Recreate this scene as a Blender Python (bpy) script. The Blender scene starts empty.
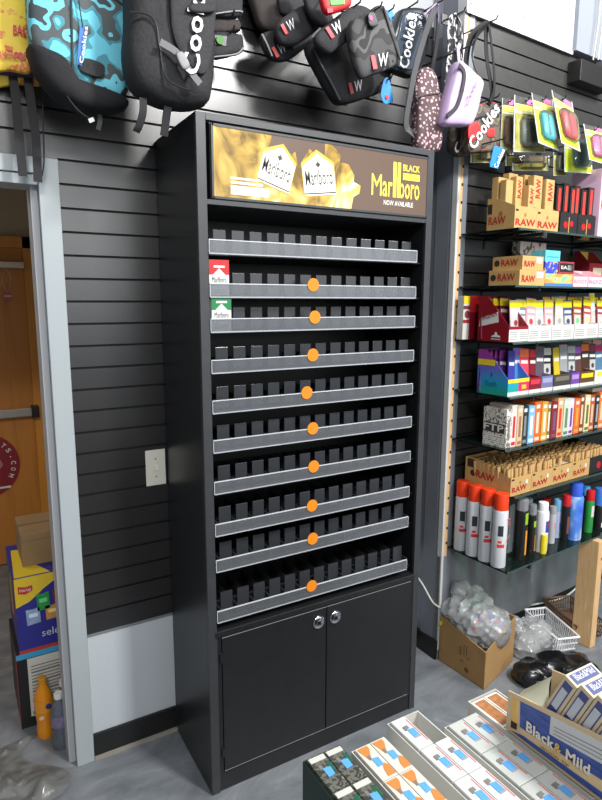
import bpy, bmesh, math, random
from mathutils import Vector, Matrix, noise
random.seed(7)
S = bpy.context.scene
COL = S.collection

# ---------------------------------------------------------------- camera
FPX, CAM = 597.81, Vector((-0.5906, -1.8904, 1.5213))
YAW, PIT, ROL = 0.53050, -0.16536, 0.00217
_F = Vector((math.sin(YAW)*math.cos(PIT), math.cos(YAW)*math.cos(PIT), math.sin(PIT)))
_R0 = Vector((math.cos(YAW), -math.sin(YAW), 0)); _U0 = _R0.cross(_F)
_R = _R0*math.cos(ROL) + _U0*math.sin(ROL); _U = _U0*math.cos(ROL) - _R0*math.sin(ROL)
cd = bpy.data.cameras.new('camera'); cam = bpy.data.objects.new('camera', cd); COL.objects.link(cam)
cd.sensor_fit = 'VERTICAL'; cd.sensor_height = 36.0; cd.lens = FPX*36.0/800.0; cd.clip_start = 0.02
mw = Matrix((( _R.x, _U.x, -_F.x, CAM.x), (_R.y, _U.y, -_F.y, CAM.y), (_R.z, _U.z, -_F.z, CAM.z), (0, 0, 0, 1)))
cam.matrix_world = mw
S.camera = cam
# ---------------------------------------------------------------- light
W = bpy.data.worlds.new('world'); S.world = W; W.use_nodes = True
bg = W.node_tree.nodes['Background']; bg.inputs[0].default_value = (0.80, 0.90, 1.0, 1); bg.inputs[1].default_value = 0.24
def area(name, loc, target, sx, sy, power, color=(1, 0.985, 0.96)):
    l = bpy.data.lights.new(name, 'AREA'); l.shape = 'RECTANGLE'; l.size = sx; l.size_y = sy; l.energy = power; l.color = color
    o = bpy.data.objects.new(name, l); COL.objects.link(o); o.location = loc
    o.rotation_euler = (Vector(target)-Vector(loc)).to_track_quat('-Z', 'Y').to_euler()
    return o
area('ceiling_lamp_key', (1.19, -2.77, 3.55), (0.2, -0.2, 1.2), 0.40, 0.30, 124)
area('ceiling_lamp_rear', (0.50, -4.2, 3.6), (0.3, 0, 1.2), 1.2, 0.4, 18)
area('ceiling_lamp_right', (2.3, -1.7, 3.5), (2.1, -0.3, 1.6), 0.9, 0.5, 54)
area('ceiling_lamp_left', (-1.2, -3.6, 3.5), (1.0, 0, 1.2), 0.8, 0.4, 70)
area('far_bright_band', (2.2, -6.8, 2.5), (2.0, 0, 2.4), 7.5, 2.0, 150, (0.97, 0.99, 1))  # unseen bright band behind the camera, added to reflect in the slat boards
area('ceiling_lamp_hall', (-0.80, 0.85, 2.5), (-0.7, 1.0, 0), 0.3, 0.3, 8, (1, 0.93, 0.82))
S.view_settings.view_transform = 'Standard'; S.view_settings.look = 'None'
S.view_settings.gamma = 1.0; S.view_settings.use_curve_mapping = False
S.view_settings.exposure = 0.0

# ---------------------------------------------------------------- helpers
def lin(c):
    return tuple((x/12.92 if x <= 0.04045 else ((x+0.055)/1.055)**2.4) for x in (c[0]/255, c[1]/255, c[2]/255)) + (1,)
_mats = {}
def M(rgb, rough=0.5, metal=0.0, emit=0.0, var=0.0, scale=40, bump=0.0, spec=0.5):
    k = (rgb, rough, metal, emit, var, scale, bump, spec)
    if k in _mats: return _mats[k]
    m = bpy.data.materials.new('surface_%d' % len(_mats)); m.use_nodes = True
    nt = m.node_tree; b = nt.nodes['Principled BSDF']
    c = lin(rgb); b.inputs['Base Color'].default_value = c
    b.inputs['Roughness'].default_value = rough; b.inputs['Metallic'].default_value = metal
    b.inputs['Specular IOR Level'].default_value = spec
    if emit:
        b.inputs['Emission Color'].default_value = c; b.inputs['Emission Strength'].default_value = emit
    if var or bump:
        t = nt.nodes.new('ShaderNodeTexCoord'); n = nt.nodes.new('ShaderNodeTexNoise')
        n.inputs['Scale'].default_value = scale; n.inputs['Detail'].default_value = 5
        nt.links.new(t.outputs['Object'], n.inputs['Vector'])
        if var:
            r = nt.nodes.new('ShaderNodeValToRGB')
            r.color_ramp.elements[0].color = tuple(x*(1-var) for x in c[:3])+(1,)
            r.color_ramp.elements[1].color = tuple(min(1, x*(1+var)) for x in c[:3])+(1,)
            r.color_ramp.elements[0].position = .3; r.color_ramp.elements[1].position = .7
            nt.links.new(n.outputs['Fac'], r.inputs[0]); nt.links.new(r.outputs[0], b.inputs['Base Color'])
        if bump:
            bp = nt.nodes.new('ShaderNodeBump'); bp.inputs['Strength'].default_value = bump; bp.inputs['Distance'].default_value = .01
            nt.links.new(n.outputs['Fac'], bp.inputs['Height']); nt.links.new(bp.outputs[0], b.inputs['Normal'])
    _mats[k] = m
    return m
def ramp_mat(name, cols, scale, detail=2, rough=.7, const=True, stretch=(1, 1, 1), distort=0.0, wave=False, emit=0, voronoi=False):
    """a pattern of several colours (camouflage, marbling, print)"""
    m = bpy.data.materials.new(name); m.use_nodes = True; nt = m.node_tree; b = nt.nodes['Principled BSDF']
    t = nt.nodes.new('ShaderNodeTexCoord'); mp = nt.nodes.new('ShaderNodeMapping'); mp.inputs['Scale'].default_value = stretch
    nt.links.new(t.outputs['Object'], mp.inputs[0])
    if voronoi:
        n = nt.nodes.new('ShaderNodeTexVoronoi'); n.inputs['Scale'].default_value = scale; o = n.outputs['Distance']
    else:
        n = nt.nodes.new('ShaderNodeTexNoise'); n.inputs['Scale'].default_value = scale
        n.inputs['Detail'].default_value = detail; n.inputs['Distortion'].default_value = distort; o = n.outputs['Fac']
    nt.links.new(mp.outputs[0], n.inputs['Vector'])
    r = nt.nodes.new('ShaderNodeValToRGB'); r.color_ramp.interpolation = 'CONSTANT' if const else 'LINEAR'
    e = r.color_ramp.elements
    while len(e) < len(cols): e.new(0.5)
    for i, (p, c) in enumerate(cols): e[i].position = p; e[i].color = lin(c)
    nt.links.new(o, r.inputs[0]); nt.links.new(r.outputs[0], b.inputs['Base Color'])
    b.inputs['Roughness'].default_value = rough
    if emit:
        nt.links.new(r.outputs[0], b.inputs['Emission Color']); b.inputs['Emission Strength'].default_value = emit
    return m
def clear_mat(name, tint, diff, alpha, rough=.1):
    """clear plastic or glass: see-through body, glossy skin, a little milkiness"""
    m = bpy.data.materials.new(name); m.use_nodes = True; nt = m.node_tree
    nt.nodes.remove(nt.nodes['Principled BSDF']); out = nt.nodes['Material Output']
    tr = nt.nodes.new('ShaderNodeBsdfTransparent'); tr.inputs[0].default_value = lin(tint)
    d = nt.nodes.new('ShaderNodeBsdfDiffuse'); d.inputs[0].default_value = lin(diff)
    g = nt.nodes.new('ShaderNodeBsdfGlossy'); g.inputs['Roughness'].default_value = rough
    fr = nt.nodes.new('ShaderNodeFresnel'); fr.inputs[0].default_value = 1.45
    a = nt.nodes.new('ShaderNodeMixShader'); a.inputs[0].default_value = alpha
    c = nt.nodes.new('ShaderNodeMixShader')
    nt.links.new(tr.outputs[0], a.inputs[1]); nt.links.new(d.outputs[0], a.inputs[2])
    nt.links.new(fr.outputs[0], c.inputs[0]); nt.links.new(a.outputs[0], c.inputs[1]); nt.links.new(g.outputs[0], c.inputs[2])
    nt.links.new(c.outputs[0], out.inputs[0])
    return m

class MB:
    def __init__(s): s.v = []; s.f = []; s.mi = []; s.mats = []
    def _m(s, m):
        if m not in s.mats: s.mats.append(m)
        return s.mats.index(m)
    def add(s, vs, fs, m):
        o = len(s.v); s.v += [tuple(v) for v in vs]; k = s._m(m)
        for f in fs: s.f.append([i+o for i in f]); s.mi.append(k)
        return s
    def box(s, x0, x1, y0, y1, z0, z1, m):
        vs = [(x, y, z) for z in (z0, z1) for y in (y0, y1) for x in (x0, x1)]
        return s.add(vs, [(0, 2, 3, 1), (4, 5, 7, 6), (0, 1, 5, 4), (2, 6, 7, 3), (0, 4, 6, 2), (1, 3, 7, 5)], m)
    def hexa(s, b, t, m):       # four bottom points, four top points, counter-clockwise from above
        return s.add(list(b)+list(t), [(3, 2, 1, 0), (4, 5, 6, 7), (0, 1, 5, 4), (1, 2, 6, 5), (2, 3, 7, 6), (3, 0, 4, 7)], m)
    def prism(s, poly, off, m):
        n = len(poly); off = Vector(off); p = [Vector(q) for q in poly]
        return s.add(p+[q+off for q in p], [tuple(range(n))[::-1], tuple(range(n, 2*n))]+[(i, (i+1) % n, n+(i+1) % n, n+i) for i in range(n)], m)
    def tube(s, pts, r, m, seg=10, cap=True):
        pts = [Vector(p) for p in pts]; n = len(pts); rr = r if isinstance(r, (list, tuple)) else [r]*n
        vs = []; ref = None
        for i, p in enumerate(pts):
            d = (pts[min(i+1, n-1)]-pts[max(i-1, 0)]).normalized()
            if ref is None: ref = d.orthogonal().normalized()
            a = (ref-d*ref.dot(d)); a = a.normalized() if a.length > 1e-6 else d.orthogonal().normalized()
            ref = a; b = d.cross(a)
            for k in range(seg):
                t = 2*math.pi*k/seg; vs.append(p+(a*math.cos(t)+b*math.sin(t))*rr[i])
        fs = [(i*seg+k, i*seg+(k+1) % seg, (i+1)*seg+(k+1) % seg, (i+1)*seg+k) for i in range(n-1) for k in range(seg)]
        if cap: fs += [tuple(range(seg))[::-1], tuple(range((n-1)*seg, n*seg))]
        return s.add(vs, fs, m)
    def lathe(s, prof, m, seg=20, c=(0, 0, 0)):
        n = len(prof); vs = []
        for r, z in prof:
            for k in range(seg):
                t = 2*math.pi*k/seg; vs.append((c[0]+r*math.cos(t), c[1]+r*math.sin(t), c[2]+z))
        fs = [(i*seg+k, i*seg+(k+1) % seg, (i+1)*seg+(k+1) % seg, (i+1)*seg+k) for i in range(n-1) for k in range(seg)]
        fs += [tuple(range(seg))[::-1], tuple(range((n-1)*seg, n*seg))]
        return s.add(vs, fs, m)
    def strap(s, pts, w, t, m, side=(1, 0, 0)):     # flat webbing along a line
        pts = [Vector(p) for p in pts]; n = len(pts); vs = []; sd = Vector(side).normalized()
        for i, p in enumerate(pts):
            d = (pts[min(i+1, n-1)]-pts[max(i-1, 0)]).normalized(); a = sd-d*sd.dot(d)
            a = a.normalized(); b = d.cross(a)
            vs += [p-a*w/2-b*t/2, p+a*w/2-b*t/2, p+a*w/2+b*t/2, p-a*w/2+b*t/2]
        fs = [(i*4+k, i*4+(k+1) % 4, i*4+4+(k+1) % 4, i*4+4+k) for i in range(n-1) for k in range(4)]+[(3, 2, 1, 0), (n*4-4, n*4-3, n*4-2, n*4-1)]
        return s.add(vs, fs, m)
    def disc(s, c, r, n, t, m, seg=24):
        c = Vector(c); n = Vector(n).normalized()
        return s.tube([c, c+n*t], r, m, seg)
    def pillow(s, out, depth, m, rings=7, p=3.0, wr=0.0, wf=18, y0=0.0):
        """a stuffed shape: outline of (x, z) points, puffed to both sides of y0"""
        n = len(out); cx = sum(q[0] for q in out)/n; cz = sum(q[1] for q in out)/n; vs = []
        def ring(t, sg):
            k = 1-t; h = (1-abs(1-t)**p)**(1/p) if t < 1 else 1
            for (x, z) in out:
                xx = cx+(x-cx)*k; zz = cz+(z-cz)*k; yy = y0+sg*depth/2*h
                if wr: yy += sg*wr*(noise.noise(Vector((xx*wf, zz*wf, sg*3.1)))+.6*noise.noise(Vector((xx*wf*2.7, zz*wf*2.7, 9)))) * min(1, h*1.2)
                vs.append((xx, yy, zz))
        ts = [0, .02, .06, .13, .25, .42, .6, .8, .97]
        fr = len(ts)
        for t in ts: ring(t, -1)
        for t in ts[1:]: ring(t, 1)
        fs = []
        def link(a, b, flip):
            for k in range(n):
                q = (a*n+k, a*n+(k+1) % n, b*n+(k+1) % n, b*n+k); fs.append(q[::-1] if flip else q)
        for i in range(fr-1): link(i, i+1, False)
        fs.append(tuple(range((fr-1)*n, fr*n)))
        link(0, fr, True)
        for i in range(fr, 2*fr-2): link(i, i+1, True)
        fs.append(tuple(range((2*fr-2)*n, (2*fr-1)*n))[::-1])
        return s.add(vs, fs, m)
    def build(s, name, parent=None, loc=None, smooth=False, bevel=0.0):
        me = bpy.data.meshes.new(name); me.from_pydata(s.v, [], s.f)
        for m in s.mats: me.materials.append(m)
        me.polygons.foreach_set('material_index', s.mi); me.update()
        bm = bmesh.new(); bm.from_mesh(me); bmesh.ops.recalc_face_normals(bm, faces=bm.faces); bm.to_mesh(me); bm.free()
        if smooth:
            me.shade_smooth(); me.set_sharp_from_angle(angle=math.radians(40))
        o = bpy.data.objects.new(name, me); COL.objects.link(o)
        if bevel:
            b = o.modifiers.new('bevel', 'BEVEL'); b.width = bevel; b.segments = 2; b.limit_method = 'ANGLE'
        if parent: o.parent = parent
        if loc: o.location = loc
        return o
def tag(o, label=None, cat=None, group=None, kind=None):
    if label: o['label'] = label
    if cat: o['category'] = cat
    if group: o['group'] = group
    if kind: o['kind'] = kind
    return o
def thing(name, label, cat, loc=(0, 0, 0), rz=0, group=None):
    o = bpy.data.objects.new(name, None); COL.objects.link(o); o.empty_display_size = .02
    o.location = loc; o.rotation_euler = (0, 0, rz)
    return tag(o, label, cat, group)
def copy_tree(o, parent=None):
    c = o.copy(); COL.objects.link(c); c.parent = parent
    for ch in list(o.children): copy_tree(ch, c)
    return c
_txt = {}
def text_data(s, bold=0.0):
    k = (s, bold)
    if k not in _txt:
        cu = bpy.data.curves.new('t', 'FONT'); cu.body = s; cu.resolution_u = 2; cu.offset = bold; cu.space_character = 1.0+bold*1.5
        o = bpy.data.objects.new('t', cu); COL.objects.link(o)
        dg = bpy.context.evaluated_depsgraph_get(); me = bpy.data.meshes.new_from_object(o.evaluated_get(dg))
        vs = [(v.co.x, v.co.y) for v in me.vertices]; fs = [tuple(p.vertices) for p in me.polygons]
        bpy.data.objects.remove(o); bpy.data.curves.remove(cu); bpy.data.meshes.remove(me)
        x0 = min(v[0] for v in vs); x1 = max(v[0] for v in vs); y0 = min(v[1] for v in vs); y1 = max(v[1] for v in vs)
        _txt[k] = ([((x-x0)/(x1-x0), (y-y0)/(y1-y0)) for x, y in vs], fs)
    return _txt[k]
def add_text(mb, s, O, U, V, m, bold=0.0, shear=0.0, lift=.0008, arc=0.0):
    """lettering that fills the frame O, O+U, O+V"""
    vs, fs = text_data(s, bold); O = Vector(O); U = Vector(U); V = Vector(V); n = U.cross(V).normalized()*lift
    mb.add([O+U*(x+shear*y)+V*(y+arc*math.sin(math.pi*x))+n for x, y in vs], fs, m); return mb
def text(parent, s, O, U, V, m, bold=0.0, shear=0.0, lift=.0008, name='lettering', arc=0.0):
    return add_text(MB(), s, O, U, V, m, bold, shear, lift, arc).build(name, parent)
def add_patch(mb, O, U, V, m, lift=.0004, pts=((0, 0), (1, 0), (1, 1), (0, 1))):
    O = Vector(O); U = Vector(U); V = Vector(V); n = U.cross(V).normalized()
    mb.prism([O+U*a+V*b-n*.0003 for a, b in pts], n*(lift+.0003), m); return mb
def patch(parent, O, U, V, m, name='label', lift=.0004, pts=((0, 0), (1, 0), (1, 1), (0, 1))):
    return add_patch(MB(), O, U, V, m, lift, pts).build(name, parent)
def spline(pts, n=6, closed=False):
    P = [Vector(p) for p in pts]; out = []; L = len(P)
    for i in range(L if closed else L-1):
        if closed: a, b, c, d = P[(i-1) % L], P[i], P[(i+1) % L], P[(i+2) % L]
        else: a, b, c, d = P[max(i-1, 0)], P[i], P[i+1], P[min(i+2, L-1)]
        for k in range(n):
            t = k/n
            out.append(.5*((2*b)+(c-a)*t+(2*a-5*b+4*c-d)*t*t+(3*b-a-3*c+d)*t**3))
    if not closed: out.append(P[-1])
    return out
class Frame:
    """a wall: a runs along it, d is how far in front of it, z up.  px() is where a sight line of the photograph meets depth d"""
    def __init__(s, o, rz): s.o = Vector(o); s.rz = rz; s.x = Vector((math.cos(rz), math.sin(rz), 0)); s.n = Vector((math.sin(rz), -math.cos(rz), 0))
    def w(s, a, d, z): return s.o+s.x*a+s.n*d+Vector((0, 0, z))
    def px(s, u, v, d):
        r = _F+_R*((u-301)/FPX)+_U*((400-v)/FPX); q = s.w(0, d, 0)
        p = CAM+r*((q-CAM).dot(s.n)/r.dot(s.n)); e = p-s.o
        return e.dot(s.x), p.z
BK = Frame((0, 0, 0), 0)
RR = 0.0721
RW = Frame((1.1046, -0.1568, 0), RR)
ORD = ['first', 'second', 'third', 'fourth', 'fifth', 'sixth', 'seventh', 'eighth', 'ninth', 'tenth', 'eleventh', 'twelfth', 'thirteenth', 'fourteenth', 'fifteenth', 'sixteenth', 'seventeenth', 'eighteenth', 'nineteenth', 'twentieth']

# ---------------------------------------------------------------- shared materials
BLACK = M((26, 27, 29), .42); WHITE = M((216, 216, 214), .5); CHROME = M((205, 208, 212), .18, 1.0)
SLAT = M((34, 33, 34), .29, var=.12, scale=60, spec=1.0); GROOVE = M((10, 10, 11), .6)
CABM = M((30, 31, 33), .36, var=.12, scale=30); CABI = M((17, 17, 18), .5)
STILE = M((55, 57, 60), .4, var=.1, scale=30)
TRIMW = M((168, 176, 180), .5); RED = M((190, 22, 30), .5); BLUE = M((30, 95, 175), .5)
CARD = M((166, 130, 82), .8, var=.08, scale=15); CARD_IN = M((140, 108, 68), .85)
KRAFT = M((190, 153, 96), .7, var=.05); RAWRED = M((168, 28, 30), .6); DARKBR = M((52, 36, 24), .7)
STAMP = M((88, 158, 222), .6); PAPER = M((204, 204, 198), .6); GREY = M((120, 122, 126), .5)
YELLOW = M((236, 208, 40), .5); WOOD = ramp_mat('pine', [(.3, (226, 190, 140)), (.55, (214, 172, 120)), (.75, (236, 206, 160))], 12, 4, .6, False, (8, 8, .6))
GLASS = clear_mat('shelf_glass', (205, 228, 218), (90, 120, 110), .06, .03)
ACRYL = clear_mat('acrylic', (225, 228, 232), (168, 172, 178), .19, .2)
FILM = clear_mat('film', (244, 245, 246), (226, 228, 230), .34, .18)
BLIST = clear_mat('blister', (240, 242, 240), (215, 220, 215), .12, .1)
STRAPM = M((30, 30, 33), .75, var=.2, scale=200)

# ---------------------------------------------------------------- structure
def struct(name, mb, **k):
    o = mb.build(name, **k); o['kind'] = 'structure'; return o
# floor: poured grey epoxy with pale swirls
fm = bpy.data.materials.new('epoxy'); fm.use_nodes = True; nt = fm.node_tree; b = nt.nodes['Principled BSDF']
t = nt.nodes.new('ShaderNodeTexCoord'); mp = nt.nodes.new('ShaderNodeMapping'); mp.inputs['Rotation'].default_value = (0, 0, .7); mp.inputs['Scale'].default_value = (1.3, 2.2, 1)
n1 = nt.nodes.new('ShaderNodeTexNoise'); n1.inputs['Scale'].default_value = 2.6; n1.inputs['Detail'].default_value = 8; n1.inputs['Distortion'].default_value = 1.6; n1.inputs['Roughness'].default_value = .62
r = nt.nodes.new('ShaderNodeValToRGB'); e = r.color_ramp.elements
for p_, c_ in ((.5, (116, 120, 126)), (.66, (146, 149, 153))):
    e.new(p_)
for i, (p_, c_) in enumerate(((.30, (98, 103, 109)), (.47, (115, 120, 126)), (.6, (128, 133, 138)), (.74, (162, 166, 169)))):
    e[i].position = p_; e[i].color = lin(c_)
nt.links.new(t.outputs['Object'], mp.inputs[0]); nt.links.new(mp.outputs[0], n1.inputs['Vector']); nt.links.new(n1.outputs['Fac'], r.inputs[0]); nt.links.new(r.outputs[0], b.inputs['Base Color'])
b.inputs['Roughness'].default_value = .38
struct('floor', MB().box(-3.2, 4.2, -4.5, 2.2, -.05, 0, fm))

PITCH = .0664; Z0 = 1.848
def slatwall(mb, x0, x1, z0, z1, y, m):
    """boards with dark grooves between them"""
    zs = sorted(Z0+PITCH*k for k in range(-25, 14)); zs = [z for z in zs if z0+.006 < z < z1-.006]
    cuts = [z0]+zs+[z1]
    for i in range(len(cuts)-1):
        mb.box(x0, x1, y, y+.014, cuts[i]+(.0035 if i else 0), cuts[i+1]-(.0035 if i < len(cuts)-2 else 0), m)
    mb.box(x0, x1, y+.009, y+.02, z0, z1, GROOVE)
mb = MB(); slatwall(mb, -.285, 1.105, .449, 2.55, 0, SLAT); slatwall(mb, -1.6, -.285, 1.913, 2.55, 0, SLAT)
WLOW = M((190, 197, 203), .5, bump=.12, scale=120); WUP = M((176, 178, 182), .6)
mb.box(-.285, 1.105, 0, .02, .092, .449, WLOW)
mb.box(-.285, 1.105, -.002, .02, .440, .449, M((120, 122, 124), .5))
mb.box(-1.6, 1.105, 0, .02, 2.55, 3.2, WUP); mb.box(-.36, 1.105, .02, .10, 0, 3.2, WUP); mb.box(-1.6, -.36, .02, .10, 1.9, 3.2, WUP)
struct('wall_back', mb)
struct('baseboard_back', MB().box(-.285, 1.085, -.010, 0, .014, .092, M((24, 24, 25), .4)).box(-.285, 1.085, -.016, 0, 0, .014, M((150, 145, 135), .6)))
# door casing of the passage
mb = MB(); mb.box(-.341, -.286, -.014, 0, 0, 1.912, TRIMW); mb.box(-1.5, -.341, -.014, .0, 1.868, 1.912, TRIMW); mb.box(-1.5, -.341, -.007, .1, 1.838, 1.866, TRIMW)
struct('trim_1', mb, bevel=.002)
struct('trim_2', MB().box(-.341, -.29, .0, .11, 0, 1.838, M((142, 152, 158), .5)))
HALLW = M((186, 172, 148), .7)
mb = MB(); mb.box(-2.2, .2, 1.85, 1.95, 0, 2.6, HALLW); mb.box(-.05, .05, .1, 1.85, 0, 2.6, HALLW); mb.box(-2.2, -2.1, .1, 1.85, 0, 2.6, HALLW)
struct('wall_hall', mb)
struct('ceiling', MB().box(-2.2, .2, .02, 1.95, 2.6, 2.65, M((170, 165, 155), .8)))
struct('header_shade', MB().box(-2.1, -.05, 1.0, 1.85, 2.13, 2.6, M((120, 96, 70), .8)))  # brown box stands in for the shadow under the door header
DOORW = ramp_mat('honey_wood', [(.3, (176, 112, 42)), (.55, (190, 124, 50)), (.8, (164, 102, 36))], 3, 5, .45, False, (6, 6, .5))
DOORF = ramp_mat('frame_wood', [(.3, (198, 130, 50)), (.7, (214, 146, 62))], 3, 5, .4, False, (6, 6, .5))
d1 = struct('door_1', MB().box(-1.15, -.205, 1.80, 1.845, .005, 1.80, DOORW), bevel=.002)
MB().box(-.205, -.13, 1.79, 1.85, 0, 1.86, DOORF).box(-1.25, -.13, 1.79, 1.85, 1.80, 1.86, DOORF).build('door_frame', d1)
MB().box(-1.0, -.222, 1.742, 1.765, .872, .918, M((176, 174, 168), .35, .6)).box(-.222, -.185, 1.735, 1.80, .862, .928, BLACK).box(-1.0, -.98, 1.765, 1.80, .87, .92, BLACK).build('panic_bar', d1, bevel=.003)
mb = MB().box(-.62, -.208, 1.73, 1.775, 1.689, 1.722, M((196, 188, 176), .4, .4)).box(-.60, -.25, 1.775, 1.80, 1.694, 1.716, BLACK)
mb.tube([(-.36, 1.75, 1.75), (-.52, 1.70, 1.752)], .008, CHROME); mb.disc((-.36, 1.76, 1.715), .014, (0, 0, 1), .035, CHROME)
mb.build('door_closer', d1, bevel=.003)

# right display wall (turned a few degrees), its return towards the cabinet
GPAINT = M((116, 121, 130), .5, var=.10, scale=6, bump=.25)
def rwb(mb, a0, a1, d0, d1_, z0, z1, m):
    b_ = [RW.w(a0, d1_, z0), RW.w(a1, d1_, z0), RW.w(a1, d0, z0), RW.w(a0, d0, z0)]
    mb.hexa(b_, [p+Vector((0, 0, z1-z0)) for p in b_], m)
mb = MB(); mb.box(1.105, 1.16, -.1568, .10, 0, 2.5, GPAINT); mb.box(1.105, 1.16, -.1568, .10, 2.5, 3.2, M((150, 153, 158), .6))
for z in (2.43, 2.36): mb.box(1.102, 1.105, -.06, .0, z-.003, z+.003, GROOVE)
struct('wall_side', mb)
struct('baseboard_side', MB().box(1.092, 1.105, -.157, -.002, 0, .085, M((20, 20, 22), .4)))
mb = MB()
SLATR = M((50, 50, 48), .36, var=.15, scale=40, spec=1.0)
zs = [2.54-.0664*.98*k for k in range(0, 32)]; zs = [z for z in zs if z > .47]+[.465]
for i in range(len(zs)-1):
    rwb(mb, .03, 2.6, -.014, 0, zs[i+1]+.0035, zs[i]-(.0035 if i else 0), SLATR)
rwb(mb, .03, 2.6, -.03, -.009, .465, 2.54, GROOVE)
SCUFF = ramp_mat('scuffed_paint', [(.35, (104, 106, 110)), (.62, (116, 118, 122)), (.74, (150, 152, 156)), (.8, (110, 112, 116))], 7, 4, .5, False, (1, 1, .5))
rwb(mb, .0, 2.6, -.03, -.002, .04, .465, SCUFF)
rwb(mb, 0, 2.6, -.10, -.03, 0, 3.2, GPAINT)
struct('wall_right', mb)
mb = MB(); rwb(mb, .0, 2.6, -.03, -.006, 0, .04, M((14, 14, 15), .5)); struct('base_shade_right', mb)  # black strip stands in for the shaded gap below the grey panel
mb = MB(); rwb(mb, 0, .012, -.02, .004, .045, 2.54, M((205, 205, 205), .5)); rwb(mb, .012, .03, -.02, .003, .465, 2.54, WOOD)
for z in zs[:-1]: rwb(mb, .022, .03, .003, .0045, z-.005, z+.005, GROOVE)
struct('trim_3', mb)
mb = MB(); rwb(mb, 0, .66, -.03, .012, 2.548, 3.2, M((198, 200, 205), .45)); rwb(mb, 0, .66, .012, .016, 2.541, 2.553, M((244, 244, 240), .4)); rwb(mb, .66, .86, -.03, .03, 2.555, 3.2, M((140, 146, 156), .55)); rwb(mb, .86, 2.6, -.03, .0, 2.54, 3.2, M((40, 40, 42), .5))
for a, z in ((.02, 2.575), (.32, 2.60)):
    p = RW.w(a, .012, z); mb.disc(p, .004, RW.n, .002, GREY, 10)
struct('trim_4', mb)

# ---------------------------------------------------------------- cigarette cabinet
CW, CD, CH = .815, .346, 2.0
cab = thing('display_cabinet', 'tall black cigarette display cabinet with lit gold sign and two lower doors', 'cabinet', (0, 0, 0))
Y = -CD
MB().box(0, .022, Y+.012, -.004, 0, CH, CABM).build('side_panel', cab, bevel=.0015)
MB().box(CW-.022, CW, Y+.012, -.004, 0, CH, CABM).build('side_panel', cab, bevel=.0015)
MB().box(0, .027, Y, Y+.012, 0, CH, STILE).build('stile', cab, bevel=.001)
MB().box(CW-.025, CW, Y, Y+.012, 0, CH, STILE).build('stile', cab, bevel=.001)
MB().box(.022, CW-.022, -.02, -.004, 0, CH, CABI).build('back_panel', cab)
MB().box(.022, CW-.022, Y+.012, -.02, CH-.02, CH, CABM).build('top_panel', cab)
MB().box(.027, CW-.025, Y, Y+.012, 1.982, CH, STILE).build('top_rail', cab, bevel=.001)
MB().box(.027, CW-.025, Y+.002, -.02, 1.772, 1.785, STILE).build('sign_rail', cab, bevel=.001)
MB().box(.022, CW-.022, Y-.004, -.02, .526, .545, CABM).build('cupboard_top', cab, bevel=.002)
MB().box(.022, CW-.022, Y+.004, -.02, 0, .062, CABM).build('plinth', cab, bevel=.001)
MB().box(.027, .04, Y+.002, Y+.014, .062, .526, BLACK).box(CW-.038, CW-.025, Y+.002, Y+.014, .062, .526, BLACK).box(.04, CW-.038, Y+.03, Y+.04, .062, .526, CABI).build('door_surround', cab)
EDGE = M((128, 130, 132), .35)
for i, (x0, x1, kx) in enumerate(((.042, .4135, .383), (.4165, .777, .449))):
    d = MB().box(x0, x1, Y-.001, Y+.018, .069, .522, CABM).build('door', cab, bevel=.002)
    mb = MB().lathe([(.021, 0), (.022, .004), (.019, .007), (.012, .008), (.011, .014), (.0085, .015)], CHROME, 24)
    k = mb.build('lock', d, loc=(kx, Y-.001, .475), smooth=True); k.rotation_euler = (math.pi/2, 0, 0)
    kk = MB().box(-.001, .001, -.004, .004, .015, .0156, BLACK).build('keyhole', d, loc=(kx, Y-.001, .475)); kk.rotation_euler = (math.pi/2, 0, 0)
    for ez in (.069, .5196): MB().box(x0, x1, Y-.0018, Y-.0008, ez, ez+.0022, EDGE).build('edge_strip', d)
for z in (.12, .44):
    MB().box(.034, .044, Y-.003, Y+.004, z, z+.03, BLACK).build('hinge', cab)
# light box: gold and brown sign
sx0, sx1, sz0, sz1 = .047, .786, 1.794, 1.970
MB().box(sx0-.008, sx1+.004, Y+.005, Y+.05, sz0-.008, sz1+.008, BLACK).box(sx0-.004, sx1+.003, Y-.002, Y+.006, sz0-.006, sz0, STILE).box(sx0-.004, sx1+.003, Y-.002, Y+.006, sz1, sz1+.006, STILE).box(sx0-.006, sx0, Y-.002, Y+.006, sz0-.006, sz1+.006, STILE).box(sx1, sx1+.005, Y-.002, Y+.006, sz0-.006, sz1+.006, STILE).build('sign_box', cab)
SE = .20
gm = bpy.data.materials.new('lit_gold'); gm.use_nodes = True; nt = gm.node_tree; b = nt.nodes['Principled BSDF']
t = nt.nodes.new('ShaderNodeTexCoord'); mp = nt.nodes.new('ShaderNodeMapping'); mp.inputs['Scale'].default_value = (1, 1, .6)
n1 = nt.nodes.new('ShaderNodeTexNoise'); n1.inputs['Scale'].default_value = 13; n1.inputs['Detail'].default_value = 3; n1.inputs['Distortion'].default_value = 1.4
r = nt.nodes.new('ShaderNodeValToRGB'); e = r.color_ramp.elements; e.new(.5); e.new(.6)
for i, (p_, c_) in enumerate(((.33, (104, 80, 30)), (.46, (168, 136, 58)), (.60, (200, 172, 90)), (.72, (250, 242, 190)))):
    e[i].position = p_; e[i].color = lin(c_)
nt.links.new(t.outputs['Object'], mp.inputs[0]); nt.links.new(mp.outputs[0], n1.inputs['Vector']); nt.links.new(n1.outputs['Fac'], r.inputs[0])
nt.links.new(r.outputs[0], b.inputs['Base Color']); nt.links.new(r.outputs[0], b.inputs['Emission Color']); b.inputs['Emission Strength'].default_value = SE; b.inputs['Roughness'].default_value = .25
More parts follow.
